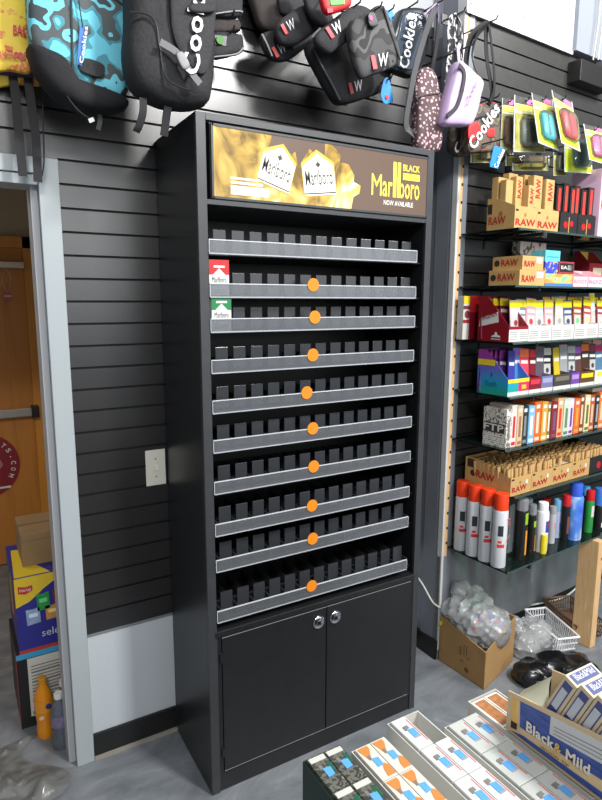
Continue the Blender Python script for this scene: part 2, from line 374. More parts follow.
SBROWN = M((92, 74, 62), .3, emit=.25); SWHITE = M((232, 232, 226), .3, emit=.25); SINK = M((52, 44, 30), .4, emit=.1); SYEL = M((226, 208, 76), .3, emit=.45); SGOLD = M((206, 170, 60), .3, emit=SE)
sp = MB().box(sx0, sx1, Y, Y+.005, sz0, sz1, gm).build('sign_panel', cab)
def SF(x, z): return (sx0+x*(sx1-sx0), Y, sz0+z*(sz1-sz0))
SU, SV = Vector((sx1-sx0, 0, 0)), Vector((0, 0, sz1-sz0))
brown = [(.50, 1), (.545, .86), (.54, .74), (.585, .72), (.612, .56), (.61, .45), (.645, .4), (.64, .27), (.61, .2), (.60, .0), (1, 0), (1, 1)]
patch(sp, SF(0, 0), SU, SV, SBROWN, 'brown_field', .0004, brown)
patch(sp, SF(0, 0), SU, SV, SBROWN, 'brown_field', .0004, [(.235, 1), (.22, .74), (.28, .64), (.335, .80), (.35, .58), (.40, .88), (.455, .72), (.47, .8), (.47, 1)])
def sign_pack(c, w, h, rot):
    ca, sa = math.cos(rot), math.sin(rot); U = Vector((ca*w, 0, sa*w)); V = Vector((-sa*h, 0, ca*h)); O = Vector((c[0], Y-.0006, c[1]))
    p = MB(); add_patch(p, O, U, V, SGOLD, .0004, [(0, 0), (1, 0), (1, .78), (.5, 1.08), (0, .78)]); add_patch(p, O, U, V, SWHITE, .0007, [(.02, .02), (.98, .02), (.98, .70), (.5, .99), (.02, .70)])
    o = p.build('printed_pack', sp)
    q = MB(); add_text(q, 'Marlboro', O+U*.08+V*.26, U*.84, V*.36, SINK, .004, lift=.0012); add_patch(q, O+U*.42+V*.66, U*.16, V*.15, SINK, .001, [(0, .5), (.5, 0), (1, .5), (.5, 1)]); add_patch(q, O+U*.02+V*.05, U*.96, V*.03, SINK, .001)
    q.build('pack_print', sp)
sign_pack((.170, 1.846), .108, .115, -.28)
sign_pack((.325, 1.815), .112, .118, .13)

mb = MB(); add_text(mb, 'M', SF(.700, .27), SU*.052, SV*.36, SYEL, .0); add_text(mb, 'ar', SF(.757, .265), SU*.052, SV*.26, SYEL, .008); add_patch(mb, SF(.813, .27), SU*.017, SV*.60, SYEL, .0009); add_patch(mb, SF(.836, .27), SU*.017, SV*.60, SYEL, .0009); add_text(mb, 'ooro', SF(.847, .262), SU*.112, SV*.265, SYEL, .008)
add_text(mb, 'BLACK', SF(.866, .74), SU*.092, SV*.115, SYEL, .012); add_patch(mb, SF(.866, .59), SU*.092, SV*.115, SYEL, .0006); add_text(mb, 'GOLD PACK', SF(.870, .61), SU*.084, SV*.075, SBROWN, .0, lift=.001)
mb.build('lettering', sp)
text(sp, 'NOW AVAILABLE', SF(.765, .125), SU*.160, SV*.085, SWHITE, .0)
mb = MB(); add_patch(mb, SF(.065, .05), SU*.155, SV*.13, SWHITE, .0006); add_patch(mb, SF(.065, .21), SU*.13, SV*.035, SWHITE, .0006); add_patch(mb, SF(.065, .275), SU*.12, SV*.03, SWHITE, .0006); mb.build('warning_panel', sp)
# ten pusher shelves
RAILZ = [1.6815, 1.5655, 1.4705, 1.357, 1.2435, 1.130, 1.008, .881, .7705, .610]
PUSH = M((50, 52, 56), .25); DECK = M((20, 20, 21), .45); RAILB = M((112, 115, 120), .3); ORANGE = M((226, 130, 14), .6); ORD2 = M((214, 126, 14), .6)
px0, pstep = .078, .0558
stuff_pushers = MB(); count = 0
def pusher_shape(mb, x, z):
    mb.box(x-.0195, x+.0195, -.302, -.297, z+.004, z+.068, PUSH)
    mb.box(x-.017, x+.017, -.297, -.240, z+.004, z+.012, PUSH)
STX = [None, .354, .36, .354, .333, .355, .359, .354, .357, .354]
for k, zt in enumerate(RAILZ):
    zb = zt-.036
    sh = MB().box(.024, CW-.024, Y+.02, -.02, zb-.004, zb, DECK).box(.03, .75, Y+.004, Y+.02, zb-.004, zb+.002, RAILB).build('shelf', cab)
    rl = MB().box(.028, .752, Y-.003, Y-.0005, zb-.001, zt, ACRYL).build('price_rail', sh)
    mb = MB().box(.028, .752, Y-.004, Y, zt-.0015, zt+.001, M((196, 200, 205), .3)).box(.028, .752, Y-.004, Y+.003, zb-.002, zb+.0012, M((168, 172, 177), .3)).box(.0272, .0285, Y-.004, Y, zb, zt, M((196, 200, 205), .3)).box(.7515, .7528, Y-.004, Y, zb, zt, M((196, 200, 205), .3))
    mb.build('rail_edge', sh)
    mb = MB()
    for i in range(14):
        x = px0+pstep*(i-.5); mb.box(x-.0012, x+.0012, Y+.022, -.10, zb, zb+.026, M((60, 62, 66), .4))
    mb.build('divider', sh)
    for i in range(13):
        count += 1; x = px0+pstep*i
        if count <= 100:
            m2 = MB(); pusher_shape(m2, x, zb); m2.build('pusher', sh, bevel=.0015)
        else: pusher_shape(stuff_pushers, x, zb)
    if STX[k]:
        st = MB().disc((STX[k], Y-.0055, zt+.001), .0195, (0, 1, 0), .0012, ORANGE, 28).build('sticker', sh)
o = stuff_pushers.build('pusher', cab); o['kind'] = 'stuff'
# two packs left in the shelves
def cig_pack(label, x, zb, col):
    t = thing('cigarette_pack', label, 'cigarette pack', (x, Y+.001, zb+.0005))
    b_ = MB().box(0, .058, 0, .016, 0, .099, WHITE).build('box', t, bevel=.001)
    c = M(col, .5)
    patch(b_, (0, 0, 0), (.058, 0, 0), (0, 0, .099), c, 'chevron', .0005, [(0, 1), (0, .60), (.18, .60), (.5, .78), (.82, .60), (1, .60), (1, 1)])
    patch(b_, (.013, 0, .078), (.032, 0, 0), (0, 0, .006), WHITE, 'crest', .0009)
    text(b_, 'Marlboro', (.008, 0, .038), (.042, 0, 0), (0, 0, .016), M((40, 40, 40), .5), 0)
    patch(b_, (.008, 0, .008), (.040, 0, 0), (0, 0, .012), M((205, 200, 190), .5), 'warning_text', .0005)
    return t
cig_pack('red and white cigarette pack standing on the second shelf', .028, RAILZ[1]-.036, (186, 26, 30))
cig_pack('green and white cigarette pack standing on the third shelf', .033, RAILZ[2]-.036, (22, 120, 66))

# light switch on the slat wall
sw = thing('light_switch', 'beige light switch plate on dark slat wall beside the cabinet', 'light switch', (-.0385, 0, .9765))
MB().box(-.033, .033, -.006, 0, -.06, .06, M((214, 212, 200), .45)).build('plate', sw, bevel=.002)
MB().box(-.005, .005, -.014, -.005, -.008, .010, M((228, 226, 214), .4)).build('toggle', sw, bevel=.001)
for q in (.03, -.03): MB().disc((0, -.006, q), .003, (0, -1, 0), .001, GREY, 8).build('screw', sw)

# ================================================================ things on the right wall
def shelf_thing(z, depth, label, a0=.032):
    t = thing('glass_shelf', label, 'shelf', RW.w(a0, 0, z), RR, 'glass shelves on the right wall')
    MB().box(0, 1.5, -depth, -.006, -.007, 0, GLASS).build('glass_pane', t)
    MB().box(0, 1.5, -depth-.0008, -depth, -.007, 0, M((58, 80, 76), .15)).build('front_edge', t)
    for a in (.14, .75, 1.36):
        MB().box(a-.004, a+.004, -depth-.002, -.001, -.020, -.0085, BLACK).box(a-.004, a+.004, -.004, -.001, -.05, -.0085, BLACK).box(a-.004, a+.004, -depth-.004, -depth-.001, -.020, -.004, BLACK).build('bracket', t)
    return t
SZ = [1.774, 1.576, 1.372, 1.172, .972, .782, .506]
for z, dp, w_ in zip(SZ, (.26, .26, .265, .265, .26, .27, .30), ('topmost glass shelf, carrying the tall tan display boxes', 'glass shelf carrying two long tan boxes and pink boxes', 'glass shelf carrying the yellow-topped pouches', 'glass shelf carrying the teal and purple display box', 'glass shelf carrying the upright row of coloured booklet boxes', 'glass shelf carrying the tan trays of paper cones', 'lowest glass shelf, carrying the spray cans')):
    shelf_thing(z, dp, w_, .094 if z == SZ[5] else .032)
def carton(name, label, cat, a0, a1, d0, d1_, z, h, m, group=None, bevel=.001):
    """a box on the wall shelves; d0 is its front face"""
    t = thing(name, label, cat, RW.w((a0+a1)/2, d0, z+.0003), RR, group)
    w = a1-a0; b_ = MB().box(-w/2, w/2, 0, d0-d1_, 0, h, m).build('box', t, bevel=bevel)
    t.w, t.dp, t.h = w, d0-d1_, h
    return t, b_, w, d0-d1_, h
bpy.types.Object.w = bpy.props.FloatProperty(); bpy.types.Object.dp = bpy.props.FloatProperty(); bpy.types.Object.h = bpy.props.FloatProperty()
def A(u, v, d): return RW.px(u, v, d)[0]
def AZ(u, v, d): return RW.px(u, v, d)[1]
def front_frame(w, h, x0=0, z0=0, x1=1, z1=1): return (-w/2+w*x0, -.0003, h*z0), (w*(x1-x0), 0, 0), (0, 0, h*(z1-z0))
def left_frame(w, dp, h, y0=0, z0=0, y1=1, z1=1): return (-w/2-.0003, dp*(1-y0), h*z0), (0, -dp*(y1-y0), 0), (0, 0, h*(z1-z0))

# --- shelf one: tan cone boxes
def display_tray(name, label, cat, a0, a1, d0, d1_, z, hf, hb, m, group=None, inner=None, cut=.45):
    """open counter display: low front, sides stepping up to a tall back"""
    w, dp = a1-a0, d0-d1_; t = thing(name, label, cat, RW.w((a0+a1)/2, d0, z+.0003), RR, group); th = .0018; i = inner or m
    side = [(0, 0), (dp, 0), (dp, hb), (dp*.72, hb), (0.0, hf)]
    for nm, x in (('side_panel', -w/2), ('side_panel', w/2-th)):
        MB().prism([(x, y, zz) for y, zz in side], (th, 0, 0), m).build(nm, t)
    MB().box(-w/2+th, w/2-th, 0, th, 0, hf, m).build('front_panel', t)
    MB().box(-w/2+th, w/2-th, dp-th, dp, 0, hb, i).build('back_panel', t)
    MB().box(-w/2+th, w/2-th, th, dp-th, 0, th, i).build('base', t)
    return t, w, dp
z = SZ[0]; D0 = .225
e0, e1, e2 = A(514, 228, D0), A(536, 230, D0), A(557.6, 232.5, D0)
for i, (a0, a1) in enumerate(((e0, e1), (e1+.001, e2))):
    t, w, dp = display_tray('display_box', ('left' if i == 0 else 'right')+' of the two tan counter displays of tall tan cone boxes', 'display box', a0, a1, D0, .105, z, .080, .115, KRAFT, 'tan counter displays on the top shelf')
    fr = (-w/2+.006, -.0003, .012)
    text(t, 'RAW', fr, (w-.014, 0, .003), (0, 0, .024), RAWRED, .02)
    mb = MB().disc((-.004, .0, .052), .007, (0, -1, 0), .0006, M((150, 112, 60), .7)); mb.build('seal', t)
    patch(t, (-w/2+.004, -.0003, .062), (.016, 0, 0), (0, 0, .007), DARKBR, 'corner_mark')
    if i == 0:
        text(t, 'RAW', (-w/2-.0003, dp*.93, .022), (0, -dp*.62, -.001), (0, 0, .028), RAWRED, .02)
        patch(t, (-w/2-.0003, dp*.98, .060), (0, -dp*.16, 0), (0, 0, .035), DARKBR, 'corner_mark')
        mb = MB().disc((-w/2, dp*.5, .058), .009, (-1, 0, 0), .0006, M((150, 112, 60), .7)); mb.build('seal', t)
def raw_box(label, a0, a1, d0, d1_, z, h, s=True):
    t, b_, w, dp, h = carton('cone_box', label, 'box', a0, a1, d0, d1_, z+.003, h, KRAFT, 'tall tan boxes standing in the counter displays')
    if s:
        o = text(t, 'RAW', (w*.30, -.0003, h*.60), (0, 0, h*.34), (-w*.55, 0, 0), RAWRED, .02)
    patch(t, *left_frame(w, dp, h, .1, .1, .9, .96), M((190, 156, 98), .7), 'side_print')
    return t
st = (e1-e0)
dw = e1-e0
hts = [(e0+.004, dw*.30, .172, .180, .0), (e0+dw*.36, dw*.28, .186, .19, 1), (e0+dw*.67, dw*.27, .156, .215, 1), (e1+.006, dw*.40, .198, .20, 1), (e1+dw*.52, dw*.40, .190, .21, 1), (e0+.004, dw*.36, .186, .145, 0), (e0+dw*.44, dw*.4, .205, .15, 0), (e1+.006, dw*.4, .206, .16, 0)]
wd = ['front row, first from the left', 'front row, second from the left', 'front row, third from the left, the shortest', 'front row, first in the right display', 'front row, last in the right display', 'back row, first from the left', 'back row, second from the left', 'back row, in the right display']
for (a, w_, h_, d_, s_), nm in zip(hts, wd):
    raw_box('tall tan cone box in the tan displays, '+nm, a, a+w_, d_, d_-.028, z, h_, bool(s_))
INK = M((34, 32, 34), .5); GOLD = M((196, 152, 70), .5)
for i, (u0, u1) in enumerate(((558.5, 575.5), (576.2, 593.5))):
    a0, a1 = A(u0, 233, D0), A(u1, 234, D0)
    t, w, dp = display_tray('display_box', ('first' if i == 0 else 'second')+' of the two black counter displays with red print, right of the tan ones', 'display box', a0, a1, D0+.004, .12, z, .080, .115, INK, 'black counter displays on the top shelf')
    mb = MB(); mb.disc((-w*.18, 0, .034), .013, (0, -1, 0), .0006, RED, 14).disc((w*.16, 0, .040), .011, (0, -1, 0), .0006, RED, 14); mb.build('red_print', t)
    patch(t, (-.002, -.0003, .004), (.004, 0, 0), (0, 0, .06), GOLD, 'gold_band')
    for j in range(3):
        aa = a0+.004+j*(w-.006)/3
        tt, b_, bw, bd, bh = carton('cone_box', 'black cone box with red stripe, %s from left in the %s black display' % (ORD[j], ORD[i]), 'box', aa, aa+(w-.012)/3, .205+.006*j, .165+.006*j, z+.003, .176+.012*((j+i) % 2), INK, 'black boxes standing in the black displays')
        patch(tt, *front_frame(bw, bh, .28, .45, .72, .95), M((206, 60, 50), .5), 'red_print')
PINKB = M((226, 186, 214), .5)
t, b_, w, dp, h = carton('display_box', 'pale pink tall box at the right end of the top shelf', 'box', A(594.5, 235, D0), A(594.5, 235, D0)+.09, D0+.012, .11, z, .265, PINKB)
text(t, 'RAW', *front_frame(w, h, .1, .40, .9, .55), RAWRED, .02)

# --- shelf two
z = SZ[1]; D0 = .24
a0, a1 = A(519, 286, D0), A(544.3, 285, D0)
MAG = M((150, 40, 60), .5)
for i, (z_, h_, aa0, aa1, dd) in enumerate(((z, .056, a0, a1, D0), (z+.0565, .050, a0+.018, a1-.008, D0-.004))):
    t, b_, w, dp, h = carton('paper_box', ('lower' if i == 0 else 'upper')+' of the two long tan paper boxes stacked on the second shelf', 'box', aa0, aa1, dd, .105, z_, h_, KRAFT, 'two stacked long tan boxes')
    text(t, 'RAW', *left_frame(w, dp, h, .30, .30, .86, .78), RAWRED, .025)
    mb = MB().disc((-w/2, dp*.85, h*.52), .012, (-1, 0, 0), .0006, DARKBR, 16); mb.build('seal', t)
    text(t, 'RAW', *front_frame(w, h, .08, .22, .60, .66), RAWRED, .025)
    patch(t, *front_frame(w, h, .66, .50, .92, .90), WHITE, 'price_label')
CREAM = ramp_mat('brown_white_print', [(.0, (226, 220, 208)), (.53, (120, 96, 78)), (.62, (232, 228, 220)), (.7, (70, 60, 54))], 30, 3, .6)
a0b, a1b = A(519.5, 262, .075), A(545, 262, .075)
t, b_, w, dp, h = carton('paper_box', 'white box with brown print behind the stacked tan boxes', 'box', a0b, a1b, 0.075, .035, z, .180, CREAM)
patch(t, *front_frame(w, h, .86, 0, 1, 1), WHITE, 'white_edge')
def two(u0, u1, v, d, zb, h, m, label, cat='box', dep=.10, name='paper_box', grp=None):
    return carton(name, label, cat, A(u0, v, d)+.0008, A(u1, v, d)-.0008, d, d-dep, zb, h, m, grp)
ORB = ramp_mat('orange_landscape', [(.3, (224, 120, 60)), (.48, (240, 176, 96)), (.56, (96, 190, 160)), (.7, (236, 140, 80))], 14, 2, .5, False, (1, 1, 2.5))
t1, b_, w, dp, h = two(544.6, 572.3, 285, D0, z, .047, ORB, 'orange and teal printed box with blue lower edge on the second shelf')
patch(t1, *front_frame(w, h, 0, 0, 1, .24), M((70, 122, 190), .5), 'blue_band')
VIO = ramp_mat('violet_print', [(.3, (52, 70, 180)), (.5, (74, 92, 206)), (.58, (236, 170, 60)), (.64, (90, 180, 120)), (.72, (60, 60, 170))], 60, 1, .5)
t, b_, w, dp, h = two(544.8, 558, 272, D0, z+.0478, .042, VIO, 'small violet box with yellow figure on top of the orange box')
t, b_, w, dp, h = two(558.6, 573.8, 273, D0, z+.0478, .046, M((160, 56, 66), .5), 'dark red box with black and white face, beside the small violet box')
patch(t, *front_frame(w, h, .06, .16, .94, .86), INK, 'dark_field'); text(t, 'EA', *front_frame(w, h, .12, .38, .52, .66), WHITE, .02); patch(t, *front_frame(w, h, .56, .3, .88, .72), M((190, 190, 190), .5), 'pale_print')
TEAL = M((96, 190, 206), .5, var=.1, scale=60)
t, b_, w, dp, h = two(545, 560, 262, D0-.01, z+.0478+.043, .042, TEAL, 'pale turquoise box on top of the small violet box', dep=.06)
patch(t, *front_frame(w, h, .1, .4, .9, .48), M((60, 140, 160), .5), 'print_line')
PK = M((234, 190, 200), .5)
for i, (u0, u1) in enumerate(((573, 587.3), (588, 606))):
    a0, a1 = A(u0, 285, D0)+.0008, A(u1, 286, D0)
    t, w, dp = display_tray('display_box', ('left' if i == 0 else 'right')+' of the two pink counter displays on the second shelf', 'display box', a0, a1, D0, .13, z, .040, .070, PK, 'pink counter displays')
    text(t, 'ROZY', (-w/2+.005, -.0003, .014), (w-.01, 0, 0), (0, 0, .014), M((206, 120, 140), .5), .0)
    if i == 0: patch(t, (-w*.4, dp-.004, .045), (w*.8, 0, 0), (0, 0, .02), M((240, 150, 170), .5), 'pink_print')
t, w, dp = display_tray('display_box', 'dark red open box with yellow inside behind the pink displays', 'display box', A(588.5, 265, .10), A(588.5, 265, .10)+.11, .105, .03, z, .11, .165, M((150, 26, 40), .5), None, M((206, 160, 70), .6))
patch(t, (-w/2+.03, -.0003, .02), (w-.04, 0, 0), (0, 0, .07), M((222, 196, 170), .5), 'pale_print')

# --- shelves three and four: trays with standing pouches
def pouch(label, a, d, z, w, h, body, head, low, lean, roll, grp, emblem=True):
    t = thing('pouch', label, 'pouch', RW.w(a, d, z), RR, grp); t.rotation_euler = (-lean, roll, RR)
    m = M(body, .35); b_ = MB().hexa([(-w/2, -.003, 0), (w/2, -.003, 0), (w/2, .003, 0), (-w/2, .003, 0)], [(-w/2, -.001, h), (w/2, -.001, h), (w/2, .001, h), (-w/2, .001, h)], m)
    b_ = b_.build('foil', t)
    lv = Vector((0, .002, h))
    def fp(x0, z0, x1, z1, mm, nm): patch(t, Vector((-w/2+w*x0, -.0031, 0))+lv*z0, (w*(x1-x0), 0, 0), lv*(z1-z0), mm, nm)
    if head: fp(0, .80, 1, .97, M(head, .4), 'header')
    if emblem:
        c = Vector((0, -.0031, 0))+lv*.42
        fp(.10, .28, .90, .58, M((184, 182, 180), .5), 'label'); MB().disc(c-Vector((0, .0006, 0)), w*.20, (0, -1, .02), .0006, M(low or (60, 60, 64), .5), 6).build('emblem', t)
    if low: fp(0, .0, 1, .24, M(low, .5), 'lower_label')
    fp(.12, .64, .88, .72, WHITE, 'name_band')
    return t
z = SZ[2]; D0 = .245
aL = A(508.5, 338.8, D0)
MAR = M((136, 20, 34), .4)
t, w, dp = display_tray('display_box', 'dark red cigarillo display with stepped side at the left end of the third shelf', 'display box', aL, A(527.6, 338, D0), D0, .105, z, .056, .166, MAR, None)
patch(t, (-w/2+.001, -.0003, .001), (w-.002, 0, 0), (0, 0, .044), PAPER, 'warning_text')
patch(t, (-w/2-.0003, dp*.96, .052), (0, -dp*.62, 0), (0, 0, .016), WHITE, 'ribbon', pts=((0, 0), (1, 1.2), (.96, 3.6), (.05, 2.0)))
text(t, 'SWISHER', (-w/2-.0012, dp*.92, .070), (0, -dp*.54, .026), (0, 0, .022), MAR, .02)
patch(t, (-w/2-.0003, dp*.55, .016), (0, -dp*.30, 0), (0, 0, .018), WHITE, 'crest', pts=((0, 0), (1, 0), (.9, .3), (.65, .45), (.62, .9), (.5, 1.1), (.38, .9), (.35, .45), (.1, .3)))
patch(t, (-w/2-.0003, dp*.55, .007), (0, -dp*.30, 0), (0, 0, .003), WHITE, 'print_line')
for i, zz in enumerate((.010, .018, .026, .034)): 
    patch(t, (-w/2+.006, -.0009, zz), (w*.38, 0, 0), (0, 0, .002), GREY, 'text_line'); patch(t, (w*.08, -.0009, zz), (w*.36, 0, 0), (0, 0, .002), GREY, 'text_line')
# left items beyond the stepped side
t, b_, w, dp, h = carton('cigarillo_box', 'white and yellow cigarillo box at the far left of the third shelf', 'box', A(462.2, 338, .05), A(470, 338, .05)-.001, .05, .02, z, .166, PAPER)
patch(t, *front_frame(w, h, 0, .83, 1, 1), YELLOW, 'yellow_band'); patch(t, *front_frame(w, h, 0, .38, 1, .46), M((150, 40, 50), .5), 'red_band'); patch(t, *front_frame(w, h, 0, .7, 1, .78), M((110, 60, 66), .5), 'red_band')
MB().disc((0, 0, h*.58), w*.34, (0, -1, 0), .0007, M((130, 50, 60), .5), 14).build('emblem', t)
t, b_, w, dp, h = carton('cigarillo_box', 'bright red cigarillo box between the white box and the stepped display', 'box', A(470.2, 338, .06), A(478.5, 338, .06), .055, .02, z, .168, MAR)
patch(t, *front_frame(w, h, 0, .62, 1, 1), M((220, 40, 44), .4), 'red_band')
for i, (u0, u1) in enumerate(((528, 551), (551.4, 573.4), (573.8, 597.5), (598, 618))):
    a0, a1 = A(u0, 337.5, D0)+.0005, A(u1, 336.5, D0)-.0005
    t, w, dp = display_tray('display_box', '%s white-fronted cigarillo tray right of the stepped dark red display' % ORD[i], 'display box', a0, a1, D0, .11, z, .056, .066, M((206, 204, 200), .5), 'white-fronted trays on the third shelf')
    for q in range(2):
        for zz in (.010, .018, .026, .034): patch(t, (-w/2+.005+q*w*.5, -.0003, zz), (w*.38, 0, 0), (0, 0, .002), GREY, 'text_line')
PC = [((200, 190, 196), YELLOW, (150, 40, 60), 'grey and wine red'), ((120, 132, 150), 1, (90, 92, 100), 'slate blue'), ((214, 150, 160), 1, (206, 50, 60), 'pink and red'), ((178, 186, 190), 1, (110, 114, 118), 'pale grey'), ((216, 160, 164), 1, (196, 50, 60), 'rose and red'), ((196, 192, 186), 1, (150, 150, 140), 'stone grey'), ((70, 80, 120), 1, (50, 60, 100), 'navy'), ((160, 80, 60), 1, (96, 196, 110), 'rust and green'), ((170, 70, 60), 1, (228, 220, 120), 'rust and lemon'), ((206, 206, 206), 1, (190, 190, 170), 'silver, the tallest one'), ((150, 60, 70), 1, (200, 190, 180), 'dark red')]
US = [515.5, 521, 529.8, 539.2, 548.4, 558.5, 567.8, 577, 586, 592.5, 600]
for i, (u, pc) in enumerate(zip(US, PC)):
    hh = .176 if i == 9 else .146+.004*((i*7) % 3)
    pouch('%s pouch with yellow header, %s from left, third shelf front row' % (pc[3], ORD[i]), A(u, 322, .20), .205-.001*(i % 2), z+.006, .060 if i != 9 else .040, hh, pc[0], (228, 208, 30), pc[2], .10, .05*((i % 3)-1)+.04, 'pouches in the front row of the third shelf')
for i in range(7):
    pouch('dark red pouch, %s one leaning behind the stepped red display side' % ORD[i], aL+.018+.012*i, .125+.008*(i % 2)+.006*i, z+.006, .050, .156, (112, 30, 48), (228, 208, 30), None, .08, .06, 'dark red pouches inside the stepped display', False)
for i in range(8):
    u = 545+8*i
    pouch('yellow-headed pouch in the back row of the third shelf, %s from the left' % ORD[i], A(u, 322, .14), .145+.003*(i % 2), z+.006, .052, .162, ((150, 60, 70), (120, 124, 130), (196, 160, 160))[i % 3], (228, 208, 30), None, .06, .02, 'pouches in the back row of the third shelf', False)
# shelf four
z = SZ[3]
aL = A(507.3, 395, D0)
dutch = bpy.data.materials.new('teal_violet_fade'); dutch.use_nodes = True; nt = dutch.node_tree; b = nt.nodes['Principled BSDF']
t = nt.nodes.new('ShaderNodeTexCoord'); sx = nt.nodes.new('ShaderNodeSeparateXYZ'); r = nt.nodes.new('ShaderNodeValToRGB'); mr = nt.nodes.new('ShaderNodeMapRange'); mr.inputs[2].default_value = .15
nt.links.new(t.outputs['Object'], sx.inputs[0]); nt.links.new(sx.outputs['Z'], mr.inputs[0]); nt.links.new(mr.outputs[0], r.inputs[0]); nt.links.new(r.outputs[0], b.inputs['Base Color']); b.inputs['Roughness'].default_value = .4
e = r.color_ramp.elements; e.new(.4); e.new(.6)
for i, (p_, c_) in enumerate(((.08, (30, 158, 140)), (.34, (36, 150, 196)), (.62, (92, 110, 200)), (.9, (150, 60, 150)))): e[i].position = p_; e[i].color = lin(c_)
t, w, dp = display_tray('display_box', 'teal to purple cigarillo display with sloping side on the fourth shelf', 'display box', aL, A(528.3, 393.5, D0), D0, .105, z, .062, .166, dutch, None)
patch(t, (-w/2-.0003, dp, .108), (0, -dp*.56, 0), (0, 0, .022), YELLOW, 'yellow_band'); 
text(t, 'Dutch', (-w/2-.0003, dp*.72, .030), (0, -dp*.36, 0), (0, 0, .020), M((30, 70, 110), .5), 0)
patch(t, (-w/2-.0003, dp*.55, .066), (0, -dp*.04, 0), (0, 0, .016), M((30, 70, 110), .5), 'crest')
patch(t, (-w/2, -.0003, .048), (w, 0, 0), (0, 0, .014), YELLOW, 'yellow_band'); patch(t, (0, -.0003, .014), (w/2, 0, 0), (0, 0, .034), M((206, 40, 90), .5), 'red_field'); patch(t, (-w/2, -.0003, 0), (w, 0, 0), (0, 0, .014), PAPER, 'warning_strip')
patch(t, (w*.14, -.0009, .022), (w*.22, 0, 0), (0, 0, .016), M((240, 180, 40), .5), 'yellow_print')
FR4 = [(528.8, 540.5, (120, 24, 40), (210, 50, 70), 'dark red'), (540.9, 552.3, (110, 112, 150), (150, 150, 190), 'lilac grey'), (553.0, 570.0, (62, 60, 58), (110, 104, 90), 'charcoal'), (570.4, 578.8, (104, 70, 150), (170, 130, 200), 'violet'), (579.2, 593.5, (92, 62, 40), (232, 200, 30), 'brown and yellow'), (594, 612, (206, 204, 200), (230, 220, 60), 'white')]
for i, (u0, u1, c, c2, nm) in enumerate(FR4):
    a0, a1 = A(u0, 392-i*1.4, D0)+.0004, A(u1, 392-i*1.4, D0)-.0004
    t, w, dp = display_tray('display_box', nm+' fronted cigarillo tray on the fourth shelf', 'display box', a0, a1, D0, .11, z, .060, .070, M(c, .45), 'cigarillo trays on the fourth shelf')
    patch(t, (-w/2, -.0003, 0), (w, 0, 0), (0, 0, .014), PAPER, 'warning_strip'); patch(t, (-w*.4, -.0003, .034), (w*.8, 0, 0), (0, 0, .018), M(c2, .5), 'name_band')
P4 = [((60, 60, 150), None, 'indigo'), ((60, 130, 190), (150, 90, 190), 'blue and violet'), ((222, 70, 90), (240, 120, 60), 'coral'), ((120, 30, 40), (200, 40, 60), 'wine red'), ((90, 80, 90), None, 'dusky grey'), ((44, 40, 40), (190, 190, 186), 'black with grey header'), ((200, 176, 40), None, 'mustard yellow'), ((150, 152, 154), None, 'silver'), ((96, 100, 108), (170, 172, 176), 'steel grey'), ((90, 60, 60), (160, 90, 200), 'brown with violet header'), ((70, 44, 30), (214, 110, 50), 'dark brown with orange header'), ((50, 44, 60), (120, 50, 70), 'black plum'), ((80, 120, 150), (180, 30, 90), 'blue with crimson header')]
U4 = [511, 517, 523.5, 533, 539, 547, 557, 564, 571, 578, 585, 592, 599]
for i, (u, pc) in enumerate(zip(U4, P4)):
    pouch('%s pouch, %s from left in front row of fourth shelf' % (pc[2], ORD[i]), A(u, 370, .195), .20-.001*(i % 2), z+.006, .056 if i not in (0, 6) else .040, .156+.005*((i*5) % 3), pc[0], pc[1], None, .10, .07 if i < 5 else .03*((i % 3)-1), 'pouches in the front row of the fourth shelf', i in (5, 8, 11))
for i in range(5):
    pouch('purple pouch, %s one behind the sloping side of the teal display' % ORD[i], aL+.012+.012*i, .12+.012*i, z+.006, .046, .158, (84, 40, 110), (150, 60, 140), None, .06, .12, 'purple pouches inside the teal display', False)
for i, (u, c) in enumerate(((563, (110, 50, 60)), (585, (190, 130, 90)), (595, (200, 130, 120)))):
    pouch('spare pouch laid on the back row of the fourth shelf, %s from the left' % ORD[i], A(u, 350, .13), .135, z+.006, .07, .178, c, None, None, .05, .1, 'spare pouches at the back of the fourth shelf', False)

# --- shelf five: upright booklet boxes
z = SZ[4]; D0 = .24
def wx_(x): return 532+x/8.6
SP = [(505, 510.3, (222, 216, 206), 'cream patterned', (120, 116, 112)), (510.5, 515.8, (226, 204, 196), 'white and red', (196, 40, 50)), (516, 521.3, (206, 176, 140), 'beige', (150, 110, 80)), (521.6, 526.9, (40, 46, 52), 'black', (120, 130, 130)), (527.2, 533, (120, 176, 222), 'light blue', (240, 240, 240)), (533.4, 539.8, (222, 100, 40), 'bright orange', (240, 200, 170)), (540.2, 545.8, (228, 152, 50), 'amber', (250, 230, 200)), (546.1, 549.5, (120, 110, 60), 'olive', (230, 220, 200)), (549.8, 556, (130, 32, 48), 'maroon', (110, 80, 110)), (556.2, 561.7, (232, 170, 120), 'cream and red', (206, 60, 40)), (562, 567.5, (190, 206, 186), 'mint', (90, 130, 100)), (567.8, 572.2, (214, 200, 220), 'white and purple', (110, 50, 140)), (572.6, 578, (222, 104, 44), 'vivid orange', (240, 150, 60)), (578.3, 582.7, (120, 66, 40), 'brown', (220, 190, 160)), (583, 588, (216, 206, 160), 'cream with green print', (90, 110, 50)), (588.3, 593, (170, 82, 50), 'rust', (220, 180, 150)), (593.3, 597.2, (44, 46, 54), 'charcoal', (150, 160, 160)), (597.5, 602.6, (230, 116, 48), 'light orange', (240, 190, 150)), (602.9, 608, (190, 60, 50), 'red', (230, 200, 190))]
FTP = ramp_mat('bw_collage', [(.0, (205, 200, 190)), (.44, (90, 88, 86)), (.50, (215, 210, 200)), (.62, (130, 128, 124))], 45, 3, .6, True, (1, 1, .8))
